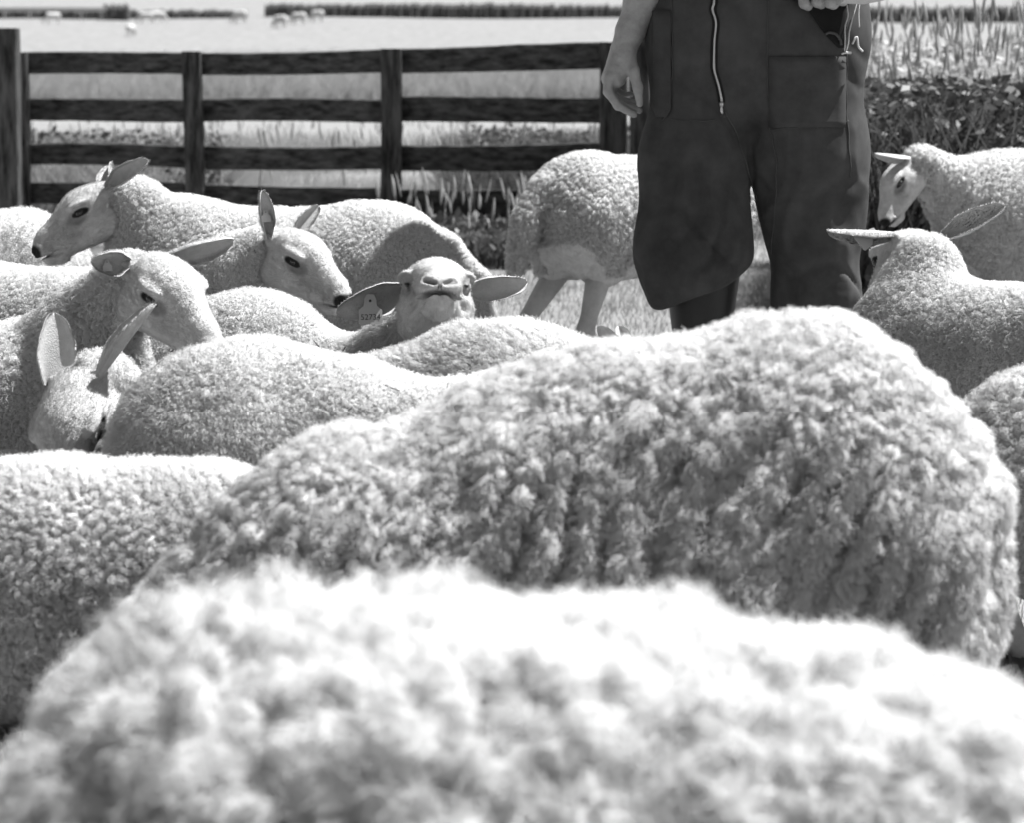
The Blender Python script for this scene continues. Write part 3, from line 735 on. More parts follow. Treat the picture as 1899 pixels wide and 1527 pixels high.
# ------------------------------------------------------------------ far banks, rails and sheep
def farbank(label, px0, px1, ytop, ybot, d, seed, name='hedge', m='hedge'):
    r = np.random.default_rng(seed); n = int(abs(px1 - px0) / 4) + 4; V = []; F = []
    for i in range(n):
        px = px0 + (px1 - px0) * i / (n - 1)
        x = (px - CX) / FPX * d
        zb = float(terr(np.array([x]), np.array([d]))[0]) - .3
        zt = W(px, np.interp(px, *ytop) if isinstance(ytop, tuple) else ytop, d)[2] + .06 * r.normal()
        dy = .3 * r.random()
        V += [(x, d - .45 + dy * .3, zb), (x, d - .3 + dy * .5, zb + (zt - zb) * .8), (x, d + .1, zt), (x, d + .6 + dy, zb + (zt - zb) * .7), (x, d + .9, zb)]
    for i in range(n - 1):
        for j in range(4): F.append((i * 5 + j, (i + 1) * 5 + j, (i + 1) * 5 + j + 1, i * 5 + j + 1))
    F += [(0, 1, 2, 3, 4), tuple(len(V) - 5 + k for k in (4, 3, 2, 1, 0))]
    V = np.array(V); c = V.mean(0); c[2] = V[:, 2].min()
    o = link_mesh(name, V - c, F, M[m], smooth=False); o.location = tuple(c)
    tag(o, label, 'hedge', 'dark low hedges along the top of the far field')
def yterr(px, d):
    x = (px - CX) / FPX * d; z = float(terr(np.array([x]), np.array([d]))[0])
    return x, z
farbank('dark low hedge at the far field edge, left end with the broken top', -60, 196, 16, 33, 158, 101)
farbank('short thick dark block of hedge between two gaps, above the left bay', 200, 246, 8, 33, 157, 102)
farbank('long dark hedge line above the middle fence bays, left of the far gap', 250, 462, 18, 30, 160, 103)
farbank('dark hedge line reaching from the far gap to the man', 496, 1200, ([496, 700, 900, 1200], [8, 6, 6, 10]), 25, 162, 104)
farbank('tall dark hedge line to the right of the man', 1560, 2100, 12, 37, 150, 105)
def farrail(label, px0, px1, y, d, hh, seed):
    pa = W(px0, y, d); pb = W(px1, y, d); t = empty('far_rail', (pa[0] / 2 + pb[0] / 2, d, yterr((px0 + px1) / 2, d)[1]), label=label, cat='rail', group='pale rails beyond the far field')
    V, F = box_prism(pa, pb, hh, .06, seed, 20); link_mesh('rail', np.array(V) - np.array(t.location), F, M['tag'], t, smooth=False)
    for k in range(5):
        px = px0 + (px1 - px0) * (k + .2) / 5; x, z = yterr(px, d); zt = W(px, y, d)[2]
        V, F = box_prism((x, d + .06, z - .2), (x, d + .06, zt), .12, .05, seed + k, 3, vertical=True); link_mesh('post', np.array(V) - np.array(t.location), F, M['tag'], t, smooth=False)
farrail('pale rail in front of the dark hedge at the upper left corner', -40, 196, 17, 156.5, .22, 120)

FS = None
def far_sheep(px, py, d, yaw, sc, label, lying=False):
    global FS
    x = (px - CX) / FPX * d; z = float(terr(np.array([x]), np.array([d]))[0])
    if FS is None:
        pr = [('e+', .06, (-.25, 0, .50), (.2, .17, .19)), ('e+', .06, (0, 0, .48), (.32, .19, .2)), ('e+', .06, (.24, 0, .50), (.18, .16, .18)), ('c+', .05, (.32, 0, .45), (.55, 0, .25), .10, .07), ('c+', .03, (.55, 0, .25), (.62, 0, .08), .065, .035)]
        for sx in (-1, 1):
            pr += [('c+', .02, (.26, .08 * sx, .36), (.27, .08 * sx, .02), .045, .028), ('c+', .02, (-.28, .08 * sx, .36), (-.30, .08 * sx, .02), .055, .028), ('c+', .01, (.54, .05 * sx, .30), (.50, .14 * sx, .27), .02, .012)]
        V, Q = polygonize(lambda P: evalp(pr, P), (-.6, -.35, -.05), (.8, .35, .8), .03)
        o = link_mesh('sheep', smooth(V, Q, 1), Q, M['wool']); FS = o
    else:
        o = FS.copy(); COL.objects.link(o)
    o.location = (x, d, z - (.22 * sc if lying else 0)); o.rotation_euler = (0, 0, yaw); o.scale = (sc,) * 3
    tag(o, label, 'sheep', 'tiny sheep grazing on the far field')
far_sheep(107, 47, 148, PI + .3, .95, 'tiny far sheep alone near the upper left corner')
far_sheep(249, 56, 128, 1.2, .8, 'tiny white far sheep lowest on the field, below the hedge block')
far_sheep(278, 41, 152, PI, .95, 'left one of the two tiny white sheep standing close together far away')
far_sheep(300, 40, 154, .2, .95, 'right one of the two tiny white sheep standing close together far away')
far_sheep(450, 35, 152, PI - .6, 1.1, 'tiny grey far sheep just left of the gap in the hedge')
far_sheep(524, 48, 140, PI - .7, 1.0, 'leftmost and darkest of three tiny sheep in a row far away')
far_sheep(558, 43, 146, PI - .5, 1.0, 'middle one of three tiny sheep in a row far away')
far_sheep(592, 37, 152, PI - .6, 1.0, 'rightmost and highest of three tiny sheep in a row far away')

# ------------------------------------------------------------------ the man
PD = 6.9
pr_ = empty('person', (W(1400, 825, PD)[0], PD, 0), label='man standing in dark zipped coveralls, bare forearm hanging, paper in the other hand', cat='person')
po = np.array(pr_.location)
def w(px, py, dy=0.0): return W(px, py, PD + dy) - po
sq = (1, .78, 1)
cov = [('c+', .08, w(1305, 110), w(1287, 300, -.02), .118, .119, sq), ('c+', .08, w(1287, 300, -.02), w(1287, 430, -.05), .119, .123, sq), ('c+', .07, w(1287, 430, -.05), w(1285, 478, -.05), .122, .130, sq),
       ('c+', .05, w(1281, 478, -.05), w(1290, 506, -.04), .142, .118, sq), ('c+', .02, w(1302, 500, .0), w(1305, 640, .02), .080, .078, sq),
       ('c+', .06, w(1245, 520, -.04), w(1285, 590, -.02), .07, .05, sq),
       ('c+', .06, w(1490, 110), w(1500, 290, -.01), .142, .133, sq), ('c+', .08, w(1500, 290, -.01), w(1509, 410, .0), .133, .107, sq), ('c+', .08, w(1509, 410, .0), w(1512, 560, .0), .107, .096, sq), ('c+', .06, w(1516, 560, .0), w(1518, 680, .0), .102, .095, sq),
       ('c+', .08, w(1335, 70), w(1460, 70), .150, .150, sq), ('c+', .10, w(1400, 60), w(1415, -110), .18, .17, sq), ('c+', .1, w(1335, 0), w(1500, 0), .13, .13, sq),
       ('e+', .10, w(1415, -330), (.22, .135, .30)), ('c+', .08, w(1290, -480, .02), w(1540, -480, .02), .085, .085),
       ('c+', .04, w(1270, -480, .02), w(1215, -250, .03), .075, .062), ('c+', .04, w(1560, -480, .02), w(1640, -250, -.02), .075, .062)]
def cf(P):
    bag = evalp(cov[:3] + [('c+', .05, w(1285, 478, -.05), w(1290, 560, -.04), .130, .112, sq)], P)
    A_ = w(1392, 500); pl_ = (P[:, 0] - A_[0]) * .40 - (P[:, 2] - A_[2]) * .917
    pl_ = pl_ + .004 * np.sin(P[:, 0] * 30 + 1)
    bag = smax(bag, pl_, .035)
    a = smin(bag, evalp(cov[4:5], P), .012); b = evalp(cov[6:10], P); c = evalp(cov[10:], P)
    return smin(smin(a, b, .012), c, .09)
V, Q = polygonize(cf, (-.55, -.30, .20), (.55, .30, 1.85), .0075)
V = smooth(V, Q, 2)
N = vnormals(V, Q)
# cloth folds: soft slack folds plus creases running down the legs and across the knees
def ridged(P, s): return 1 - np.abs(vnoise(P, s)) * 2
lg_ = np.clip((.95 - V[:, 2]) / .3, 0, 1)
D = .008 * fbm(V * (5, 5, 3), 3, 3) + .010 * ridged(V * (16, 10, 3.0) + .4 * np.stack([fbm(V * 4, 9), fbm(V * 4, 10), fbm(V * 4, 11)], 1) * 3, 5) * (.4 + .6 * lg_)
knee = np.exp(-((V[:, 2] - .50) / .10) ** 2)
dg_ = V @ np.array([.55, .2, -.8], np.float32)
D += .007 * knee * ridged(np.stack([dg_ * 13, V[:, 0] * 3, V[:, 1] * 3], 1) + .35 * fbm(V * 6, 14)[:, None], 15)
cn = vnoise(np.stack([(V[:, 0] * .8 + V[:, 2] * .6) * 6 + .6 * fbm(V * 5, 51), V[:, 1] * 3, (V[:, 2] * .8 - V[:, 0] * .6) * 2.2], 1), 52)
D -= .010 * np.exp(-(cn / .08) ** 2) * (.35 + .65 * lg_)
cn = vnoise(np.stack([(V[:, 0] * .9 - V[:, 2] * .5) * 7 + .6 * fbm(V * 5, 53), V[:, 1] * 3, (V[:, 2] * .9 + V[:, 0] * .5) * 2.5], 1), 54)
D -= .009 * np.exp(-(cn / .07) ** 2) * (.35 + .65 * lg_)
ank = np.exp(-((V[:, 2] - .36) / .08) ** 2)
D += .004 * ank * ridged(V * (4, 4, 22) + .5 * fbm(V * 5, 17)[:, None], 18)
D *= np.clip(-N[:, 1] * 1.4, .12, 1)
V = (V + N * D[:, None]).astype(np.float32)
link_mesh('coverall', V, Q, M['cloth'], pr_)
from mathutils.bvhtree import BVHTree
bvh = BVHTree.FromPolygons([tuple(map(float, v)) for v in V], [tuple(map(int, q)) for q in Q])
cl = Vector((0, 0, CAM_H)) - Vector(po)
def surf(px, py, off=.002):
    t = Vector(w(px, py)); dr = (t - cl).normalized(); h = bvh.ray_cast(cl, dr)
    if h[0] is None: return np.array(t)
    return np.array(h[0] + h[1] * off)
def tube(name, pts, rad, m, parent, nseg=8, flat=1.0):
    pts = np.array(pts, float); n = len(pts); V = []; F = []
    rad = np.broadcast_to(np.asarray(rad, float), (n,))
    for i in range(n):
        t = pts[min(i + 1, n - 1)] - pts[max(i - 1, 0)]; t /= np.linalg.norm(t) + 1e-9
        a = np.cross(t, (0, 1, 0)); 
        if np.linalg.norm(a) < .1: a = np.cross(t, (0, 0, 1))
        a /= np.linalg.norm(a); b = np.cross(t, a)
        for j in range(nseg):
            g = 2 * PI * j / nseg; V.append(pts[i] + (a * math.cos(g) + b * math.sin(g) * flat) * rad[i])
    for i in range(n - 1):
        for j in range(nseg): F.append((i * nseg + j, i * nseg + (j + 1) % nseg, (i + 1) * nseg + (j + 1) % nseg, (i + 1) * nseg + j))
    F += [tuple(range(nseg - 1, -1, -1)), tuple(range((n - 1) * nseg, n * nseg))]
    return link_mesh(name, V, F, m, parent)
def spl(pts, n):
    """smooth path through pixel points"""
    pts = np.array(pts, float); t = np.linspace(0, len(pts) - 1, n); out = []
    for u in t:
        i = min(int(u), len(pts) - 2); f = u - i
        p0, p1, p2, p3 = pts[max(i - 1, 0)], pts[i], pts[i + 1], pts[min(i + 2, len(pts) - 1)]
        out.append(.5 * (2 * p1 + (p2 - p0) * f + (2 * p0 - 5 * p1 + 4 * p2 - p3) * f * f + (3 * p1 - p0 - 3 * p2 + p3) * f ** 3))
    return np.array(out)
zp = spl([(1324, -200), (1324, -60), (1325, 0), (1322, 18), (1328, 42), (1325, 75), (1324, 110), (1325, 130), (1332, 155), (1337, 178), (1338, 188)], 90)
# placket strips each side of the teeth, then the teeth one by one
for sgn in (-1, 1):
    tube('zip_placket', [surf(x + sgn * 4.2, y, .0022) for x, y in zp], .0032, M['cloth_dark'], pr_, 6)
zt = tube('zip_teeth', [surf(x, y, .0035) for x, y in zp], .0021, M['metal'], pr_, 6)
teeth = spl(zp, 260); V, F = [], []
for i, (x, y) in enumerate(teeth):
    p = surf(x + (1 if i % 2 else -1) * .9, y, .0052); b = len(V)
    for a in (-1, 1):
        for c in (-1, 1):
            for e in (-1, 1): V.append(p + np.array([a * .0014, c * .0008, e * .0009]))
    F += [tuple(b + k for k in f) for f in ((0, 1, 3, 2), (4, 6, 7, 5), (0, 4, 5, 1), (2, 3, 7, 6), (0, 2, 6, 4), (1, 5, 7, 3))]
o = link_mesh('tooth', V, F, M['metal'], zt, smooth=False); o['kind'] = 'stuff'
c = surf(1338, 190, .009); pz = surf(1339, 202, .011); pe = surf(1339, 212, .010)
sld = tube('zip_slider', [c + (0, 0, .006), c, c - (0, 0, .008)], [.0035, .0058, .0045], M['metal'], pr_, 8, .6)
tube('zip_pull', [c - (0, .004, .004), pz, pe], [.0025, .0042, .0044], M['metal'], sld, 6, .35)
def seam(pts, n=40, r=.0013, off=.0012): return tube('seam', [surf(x + .8 * math.sin(y * .11) + .4 * math.sin(y * .7), y + .7 * math.sin(x * .15), off) for x, y in spl(pts, n)], r, M['stitch'], pr_, 5)
seam([(1425, -40), (1424, 60), (1424, 140), (1426, 200), (1427, 240)]); seam([(1427, 240), (1480, 236), (1530, 231), (1574, 224)])
seam([(1246, -20), (1247, 60), (1247, 140), (1240, 205), (1228, 224)]); seam([(1246, 222), (1290, 224), (1330, 222)])
seam([(1430, 245), (1440, 300), (1438, 380), (1430, 470)], r=.0018); seam([(1571, 100), (1570, 200), (1574, 260), (1578, 330)])
seam([(1345, 205), (1366, 250), (1385, 310), (1405, 370)], r=.0022)
def patch_mesh(name, outl, rows, m, off, parent=pr_):
    """cloth patch laid on the coverall: left and right edge given per row"""
    V = []; F = []; nc = 10
    for (y, x0, x1, sag) in rows:
        for j in range(nc):
            u = j / (nc - 1); V.append(surf(x0 + (x1 - x0) * u, y, off + sag * math.sin(PI * u)))
    for i in range(len(rows) - 1):
        for j in range(nc - 1): a = i * nc + j; F.append((a, a + nc, a + nc + 1, a + 1))
    o = link_mesh(name, V, F, m, parent); md = o.modifiers.new('thick', 'SOLIDIFY'); md.thickness = .0015; md.offset = 0; return o
patch_mesh('pocket', None, [(y, 1426 + .2 * math.sin(y), 1568, .002) for y in range(104, 243, 12)], M['cloth'], .0025)
patch_mesh('pocket', None, [(y, 1212, 1246, .006) for y in range(20, 214, 14)] + [(218, 1220, 1238, .004)], M['cloth'], .004)
patch_mesh('pocket_lining', None, [(-10, 1478, 1574, 0), (15, 1492, 1573, 0), (30, 1506, 1571, 0), (50, 1518, 1569, 0), (70, 1535, 1566, 0), (88, 1553, 1563, 0)], M['cloth_dark'], .0045)
tube('pocket_strap', [surf(x, y, .012) for x, y in spl([(1528, 64), (1536, 60), (1546, 63), (1553, 72), (1556, 82)], 20)], .0035, M['stitch'], pr_, 6)
tube('drawcord', [surf(x, y, .016) for x, y in spl([(1563, 8), (1566, 30), (1561, 55), (1560, 92)], 24)], .0014, M['paper'], pr_, 6)
tube('drawcord', [surf(x, y, .018) for x, y in spl([(1580, 8), (1572, 40), (1566, 70), (1562, 96)], 24)], .0015, M['paper'], pr_, 6)
tube('drawcord', [surf(x, y, .014) for x, y in spl([(1586, 8), (1585, 30), (1586, 50)], 14)], .0015, M['paper'], pr_, 6)
tube('cord_end', [surf(x, y, .016) for x, y in ((1555, 97), (1562, 94), (1570, 97))], .0035, M['metal'], pr_, 6)
tube('cord_end', [surf(x, y, .014) for x, y in spl([(1574, 80), (1582, 66), (1585, 84), (1592, 92)], 12)], .0026, M['paper'], pr_, 6)
# boots
for (px, dy, lbl) in ((1300, .02, 0), (1518, .0, 1)):
    bp = w(px, 825, dy); x0, y0 = bp[0], bp[1]
    bt = [('c+', .04, (x0, y0, .46 if not lbl else .36), (x0, y0, .14), .098 if not lbl else .075, .058), ('c+', .04, (x0, y0, .12), (x0 + (.02 if lbl else -.03), y0 - .16, .05), .058, .048), ('c+', .03, (x0, y0 + .02, .05), (x0, y0, .10), .048, .055)]
    Vb, Qb = polygonize(lambda P: np.maximum(evalp(bt, P), -P[:, 2] + .004), (x0 - .15, y0 - .3, -.02), (x0 + .15, y0 + .15, .60), .010)
    link_mesh('boot', smooth(Vb, Qb, 1), Qb, M['rubber'], pr_)
# arms and hands, head: one body
hd = []
def fin(pts, r0, r1, k=.006):
    rr = np.linspace(r0, r1, len(pts))
    for i in range(len(pts) - 1): hd.append(('c+', k, w(*pts[i]), w(*pts[i + 1]), rr[i], rr[i + 1]))
fq = (1, 1, 1)
hd += [('c+', .03, w(1243, -130, .03), w(1200, -15, .0), .046, .051), ('c+', .03, w(1200, -15, .0), w(1168, 60, -.01), .051, .034), ('c+', .02, w(1168, 60, -.01), w(1158, 92, -.01), .034, .027),
       ('c+', .018, w(1157, 88, -.012), w(1140, 142, -.02), .028, .030), ('c+', .018, w(1152, 95, .008), w(1134, 145, .018), .026, .026),
       ('c+', .016, w(1163, 98, -.03), w(1166, 128, -.04), .020, .017)]
fin([(1128, 143, -.040), (1127, 170, -.044), (1146, 196, -.042), (1176, 212, -.036)], .0125, .0085)
fin([(1128, 146, -.018), (1131, 175, -.020), (1154, 194, -.020), (1186, 204, -.018)], .0125, .0085)
fin([(1130, 146, .004), (1135, 172, .006), (1156, 186, .006), (1180, 190, .004)], .012, .008)
fin([(1132, 142, .026), (1138, 162, .030), (1155, 174, .028), (1172, 174, .024)], .0105, .007)
fin([(1164, 102, -.030), (1175, 132, -.058), (1183, 164, -.064), (1186, 192, -.058)], .017, .0088, .010)
# hand holding the paper
for i, (bx, by) in enumerate(((1491, 12), (1515, 9), (1538, 10), (1556, 4))):
    fin([(bx - 4, -62, -.155), (bx - 5, -30, -.195), (bx, by - 6, -.200), (bx + 8, by - 2, -.170)], .0150, .0125, .0035)
hd += [('c+', .02, w(1500, -75, -.14), w(1545, -72, -.14), .026, .026), ('c+', .03, w(1530, -80, -.13), w(1610, -130, -.08), .028, .033), ('c+', .03, w(1610, -130, -.08), w(1650, -240, -.02), .038, .047)]
fin([(1500, -70, -.15), (1520, -40, -.215), (1548, -22, -.235)], .015, .010)
hc = w(1412, -760, .0)
hd += [('c+', .02, w(1250, -130, .03), w(1270, -480, .03), .046, .06), ('c+', .02, w(1648, -240, -.02), w(1560, -480, .03), .046, .06), ('c+', .05, w(1270, -480, .03), w(1560, -480, .03), .06, .06),
       ('c+', .04, w(1412, -460, .03), hc + (0, .02, -.08), .075, .055)]
hd += [('e+', .03, hc + (0, .01, .03), (.078, .098, .105)), ('e+', .03, hc + (0, -.03, -.05), (.058, .062, .07)),
       ('c+', .01, hc + (0, -.092, .005), hc + (0, -.112, -.028), .010, .014), ('e+', .01, hc + (0, -.075, -.065), (.028, .02, .010)), ('e-', .01, hc + (.031, -.096, .008), (.014, .010, .008)), ('e-', .01, hc + (-.031, -.096, .008), (.014, .010, .008)),
       ('e+', .008, hc + (.078, .01, -.01), (.010, .018, .030)), ('e+', .008, hc + (-.078, .01, -.01), (.010, .018, .030))]
Va, Qa = polygonize(lambda P: evalp(hd, P), (-.45, -.36, .75), (.50, .18, 2.32), .0038)
Va = smooth(Va, Qa, 1); Na = vnormals(Va, Qa)
Va = Va + Na * (.0007 * ridged(Va * (60, 60, 60), 77) + .0012 * fbm(Va * 30, 78))[:, None]
link_mesh('body', Va, Qa, M['skin'], pr_)
Vr, Qr = polygonize(lambda P: np.maximum(ell(P, hc + (0, .018, .045), (.086, .104, .105)), (hc[2] + .035) - P[:, 2] - (P[:, 1] - hc[1]) * .8), hc - (.16, .2, .32), hc + (.16, .2, .2), .007)
link_mesh('hair', Vr, Qr, M['hairdark'], pr_)
# folded paper in the hand: a thin tapering sheet seen almost edge on
pp = [w(1520, -18, -.215), w(1560, 6, -.21), w(1600, 8, -.205), w(1640, 0, -.20), (w(1690, -12, -.19)), w(1690, -20, -.13), w(1560, -30, -.12)]
pt = [q + np.array([0, 0, .012 if i < 4 else .004]) for i, q in enumerate(pp)]
nP = len(pp)
o = link_mesh('paper', np.array(pp + pt) + po, [tuple(range(nP)), tuple(range(2 * nP - 1, nP - 1, -1))] + [(i, i + nP, (i + 1) % nP + nP, (i + 1) % nP) for i in range(nP)], M['paper'], smooth=False)
tag(o, 'folded pale paper held edge-on at the hip in his fist', 'paper')
print('part2', time.time() - T0)
# ------------------------------------------------------------------ the sheep
up0 = (0, 0, 1)
sheep('blurred white fleece of the nearest sheep filling the bottom of the picture', at(960, 2.02), PI, .80, W(-260, 1500, 2.0), (-.6, -.2, -.75), (-.75, 0, .6),
      [(1, (.1, -1, .1), (0, 0, -1), .12), (-1, (.1, 1, .1), (0, 0, -1), .12)], seed=2, h=.0056, custom=[('e', .08, W(760, 1675, 2.06), (.27, .29, .215)), ('e', .08, W(460, 1800, 2.06), (.175, .27, .215)), ('e', .08, W(1380, 1740, 2.06), (.27, .29, .215)), ('e', .08, W(1750, 1925, 2.06), (.22, .26, .215)), ('c', .08, W(250, 1850, 2.0), W(-240, 1700, 2.0), .14, .06)],
      style=dict(lock=.030, amp=.012, roll=(.06, .10), ramp=.022, wavy=1, dtop=1.0, tuft=(.05, .042), hair=.026, n=220000, curl=.3, rad=.0005, clump=.7, lump=.028, grav=.0, spread=.25, curlsize=.026, knobn=.85, asp=(1, 1, .6), fasp=(1, 1, .6)))
sheep('big humped sheep with heavy rolls of curly wool, behind the nearest sheep', at(1235, 3.57), PI + .06, .93, W(160, 1440, 3.45), (-.5, -.1, -.8), (-.8, 0, .5),
      [(1, (0, -1, .2), (0, 0, -1), .12), (-1, (0, 1, .2), (0, 0, -1), .12)], seed=3, h=.0038, tail=False, neck_r=(.13, .056),
      custom=[('e', .10, W(1492, 985, 3.58), (.232, .21, .285)), ('e', .10, W(1190, 990, 3.58), (.27, .20, .255)), ('e', .10, W(890, 1050, 3.56), (.22, .19, .215)), ('c', .10, W(1600, 1000, 3.58), W(1610, 1330, 3.58), .16, .13), ('c', .10, W(1250, 1150, 3.5), W(1250, 1330, 3.5), .14, .10),
              ('e', .10, W(640, 1110, 3.53), (.19, .16, .185)), ('c', .10, W(640, 1110, 3.53), W(230, 1340, 3.47), .165, .10)],
      style=dict(wavy=1, lock=.028, amp=.013, roll=(.058, .12), ramp=.036, dtop=.85, asp=(1, .8, .5), hair=.014, n=400000, curl=.3, rad=.0004, clump=.6, lump=.012, grav=.5, slant=.5, curlsize=.0125, fasp=(1, 1, .5), knobn=.65, warp=1.5))
sheep('white woolly sheep lying at the lower left edge, behind the nearest fleece', at(90, 3.98), PI - .1, .80, W(-420, 950, 3.8), (-.8, -.2, -.4), (-.4, 0, .9),
      [(1, (0, -1, .2), (0, 0, -1), .12), (-1, (0, 1, .2), (0, 0, -1), .12)], seed=4, h=.0045, lying=True, tail=False, stretch=1.1, dz=-.012,
      extra=[(W(150, 1150, 3.98), (.38, .20, .21))],
      style=dict(lock=.018, amp=.010, roll=(.03, .05), ramp=.012, hair=.012, n=190000, curl=.3, rad=.00045, clump=.85, lump=.012, grav=.1, curlsize=.012))
sheep('pale rounded rump of a short-woolled sheep in front of the two left heads', at(640, 4.5), 0, .76, W(1080, 700, 4.5), (.6, -.2, -.7), (.7, 0, .6),
      [(1, (0, 1, .2), (0, 0, -1), .12), (-1, (0, -1, .2), (0, 0, -1), .12)], seed=5, h=.0048, tail=False,
      custom=[('e', .10, W(440, 855, 4.5), (.197, .20, .205)), ('e', .10, W(640, 905, 4.5), (.23, .20, .205)), ('e', .10, W(900, 930, 4.5), (.2, .18, .19)), ('c', .08, W(400, 900, 4.5), W(400, 1150, 4.5), .165, .10), ('c', .1, W(900, 900, 4.5), W(1060, 730, 4.5), .12, .07)],
      style=dict(SHORT, lock=.020, amp=.006, hair=.012, n=170000, lump=.014, gx=.3))
sheep('lamb with its head bowed low and both ears upright, left foreground', at(440, 4.97), PI, .63, W(152, 714, 4.74), (-.14, -.60, -.78), (-.42, -.70, .60),
      [(-1, (.06, .25, 1), (.75, -1, .15), .120, dict(wd=.60, cup=.22)), (1, (.62, .1, .80), (-.75, -.3, .5), .15, dict(wd=.33, cup=1.3))], seed=6, hs=1.1, fat=1.12, facehair=9000, neck_mid=W(290, 830, 4.95), neck_r=(.12, .05), hh=.0026,
      style=dict(SHORT, n=40000), tail=False, dz=-.03)
sheep('sheep with a broad shaded face above the bowed lamb, ears spread sideways', at(-40, 5.42), 0, .745, W(272, 500, 5.22), (.62, -.60, -.42), (.25, -.35, .9),
      [(-1, (-.75, -.35, .02), (.35, -1, -.1), .075, dict(wd=.95, cup=1.1)), (1, (.95, .2, .22), (.2, -.9, -.4), .135, dict(wd=.45, cup=1.0))], seed=7, hs=1.04, fat=1.15, facehair=9000, hh=.0026, neck_mid=W(170, 625, 5.38), neck_r=(.13, .05),
      dz=-.045, style=dict(KNOB, n=130000, lump=.014, curlsize=.011, hair=.012), eartag=[(0, (.1, -.2, -1), (.2, -1, 0), .45, .5)])
sheep('sheep lifting its chin onto its neighbour, numbered tag in its drooping ear', at(345, 5.62), 0, .72, W(806, 556, 5.33), (.07, -.92, .38), (0, .38, .92),
      [(-1, (-1, -.25, -.33), (0, -1, -.12), .150, dict(wd=.52, cup=.75)), (1, (1, .25, .10), (0, -1, -.1), .135, dict(wd=.46, cup=.9))], seed=8, hs=1.06, fat=1.19, facehair=9000, hh=.0024,
      neck_mid=W(735, 640, 5.5), neck_r=(.11, .05),
      custom=[('e', .08, W(470, 708, 5.62), (.195, .165, .185)), ('e', .08, W(640, 775, 5.6), (.12, .14, .155)), ('e', .08, W(240, 705, 5.62), (.2, .16, .18)), ('c', .06, W(640, 740, 5.6), W(735, 655, 5.5), .09, .06), ('c', .05, W(735, 655, 5.5), W(800, 590, 5.40), .06, .05)], muz=1.18, palenose=True, shut=True, style=dict(SHORT, n=110000), eartag=[(0, (.03, -.2, -1), (.05, -1, .1), .47, 1.3)], tag_text='52734')
sheep('sheep with swirling short wool under the raised chin of its neighbour', at(870, 5.02), 0, .68, W(1155, 705, 4.95), (.7, -.1, -.6), (.6, 0, .7),
      [(1, (-.2, .5, .8), (.3, -1, .2), .11), (-1, (-.55, -.1, .8), (.6, -1, -.2), .12, dict(wd=.5, cup=.8))], seed=9, dz=-.040, h=.005, tail=False, hs=.95, extra=[(W(930, 760, 5.0), (.22, .17, .16))],
      style=dict(SHORT, hair=.015, n=160000, gx=-.9, grav=.1, rad=.00045, curlsize=.010))
sheep('sheep looking right and down with a dark muzzle, between two other heads', at(130, 6.15), 0, .77, W(520, 450, 6.05), (.74, -.52, -.38), (.3, -.2, .95),
      [(-1, (-.12, .0, 1), (.4, -1, .1), .115, dict(wd=.48, cup=1.2)), (1, (.62, .35, .72), (.2, -.9, .1), .10, dict(wd=.45, cup=.8))], seed=10, hs=.96, fat=1.1, facehair=7000,
      style=KNOB, neck_mid=W(430, 520, 6.1), neck_r=(.13, .056), eartag=[(0, (.1, -.2, -1), (.3, -1, 0), .45, .6)])
sheep('sheep in profile facing left in front of the fence, dark nose, curly flank', at(512, 6.9), PI, .925, W(207, 362, 6.85), (-.87, -.18, -.44), (-.45, 0, .88),
      [(1, (.80, -.25, .50), (-.1, -.9, .3), .135, dict(wd=.42, cup=.8)), (-1, (-.1, .9, .5), (-.5, -.3, .5), .12, dict(wd=.5, cup=.8))], seed=12, hs=1.03, fat=1.0, facehair=8000, tuft=False,
      hump=.01, nmz=-.04, style=dict(KNOB, n=150000, curlsize=.0098))
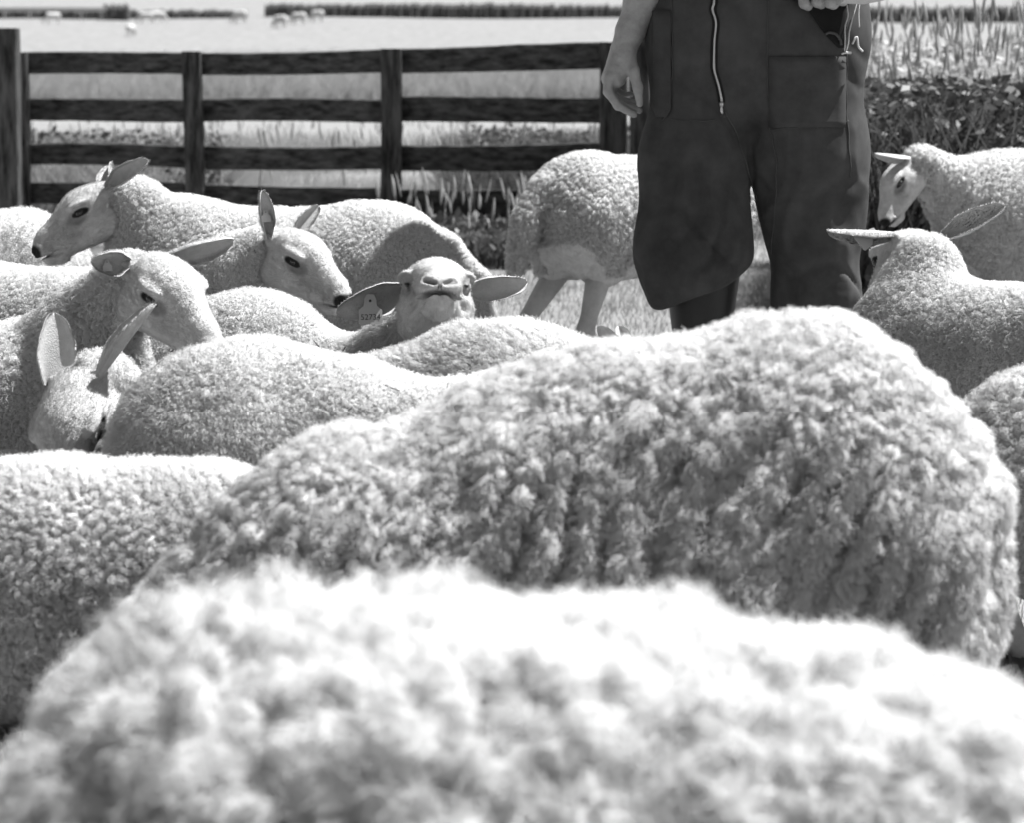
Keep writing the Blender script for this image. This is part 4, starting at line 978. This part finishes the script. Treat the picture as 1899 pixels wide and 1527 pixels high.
sheep('sheep at the left edge showing only its back, behind the profile head', at(-110, 7.7), PI, .85, W(-700, 420, 7.6), (-.8, -.1, -.5), (-.5, 0, .8),
      [(1, (0, -1, .2), (0, 0, -1), .12), (-1, (0, 1, .2), (0, 0, -1), .12)], seed=13, h=.008, style=dict(KNOB, n=30000), tail=False)
sheep('standing sheep seen from behind with hanging tail, partly hidden by the man', at(1196, 8.3), math.radians(38), .86, W(1500, 330, 8.6), (.7, .5, -.4), (.3, .3, .9),
      [(1, (-.8, .5, .2), (0, 0, -1), .12), (-1, (.8, -.5, .2), (0, 0, -1), .12)], seed=14, h=.0085, dz=.135, style=dict(KNOB, n=110000, curlsize=.014, roll=(.06, .10), ramp=.010), legs={('h', 1): -.15, ('h', -1): .05})
sheep('sheep seen from behind at the right, ears held wide, pale tag in left ear', at(1870, 5.62), math.radians(141), .80, W(1702, 458, 5.85), (-.25, .92, -.40), (0, .35, .93),
      [(1, (-1, .0, .05), (.1, -.6, -.9), .145, dict(wd=.34, cup=1.0)), (-1, (.90, -.1, .48), (-.3, -1, .35), .15, dict(wd=.40, cup=1.0))], seed=15, hs=1.08, fat=1.15, facehair=6000,
      h=.0052, style=dict(KNOB, n=150000, curlsize=.0078), neck_r=(.115, .044), dz=-.01, eartag=[(0, (-.7, -.3, -.55), (0, -1, .1), .30, 1.1)])
sheep('standing sheep facing left behind the man, its face beside his leg', at(2020, 8.6), PI + .05, 1.06, W(1680, 306, 8.45), (-.52, -.35, -.78), (-.7, 0, .7),
      [(1, (-.95, -.3, .12), (0, -.5, -.8), .14, dict(wd=.35, cup=.8)), (-1, (.4, .9, .2), (0, -.5, -.8), .13)], seed=16, nmz=-.03, hs=.88, fat=1.0, h=.0085,
      style=dict(KNOB, n=90000, roll=(.05, .15), ramp=.008, curlsize=.016), neck_r=(.13, .058))
sheep('curly rump of a sheep cut off by the right edge of the picture', at(2215, 4.25), -.1, .78, W(2700, 700, 4.2), (.6, -.2, -.7), (.7, 0, .6),
      [(1, (0, 1, .2), (0, 0, -1), .12), (-1, (0, -1, .2), (0, 0, -1), .12)], seed=17, dz=-.04, h=.006, tail=False, style=dict(KNOB, lock=.022, amp=.009, hair=.012, n=70000, curlsize=.015))
print('sheep', time.time() - T0)
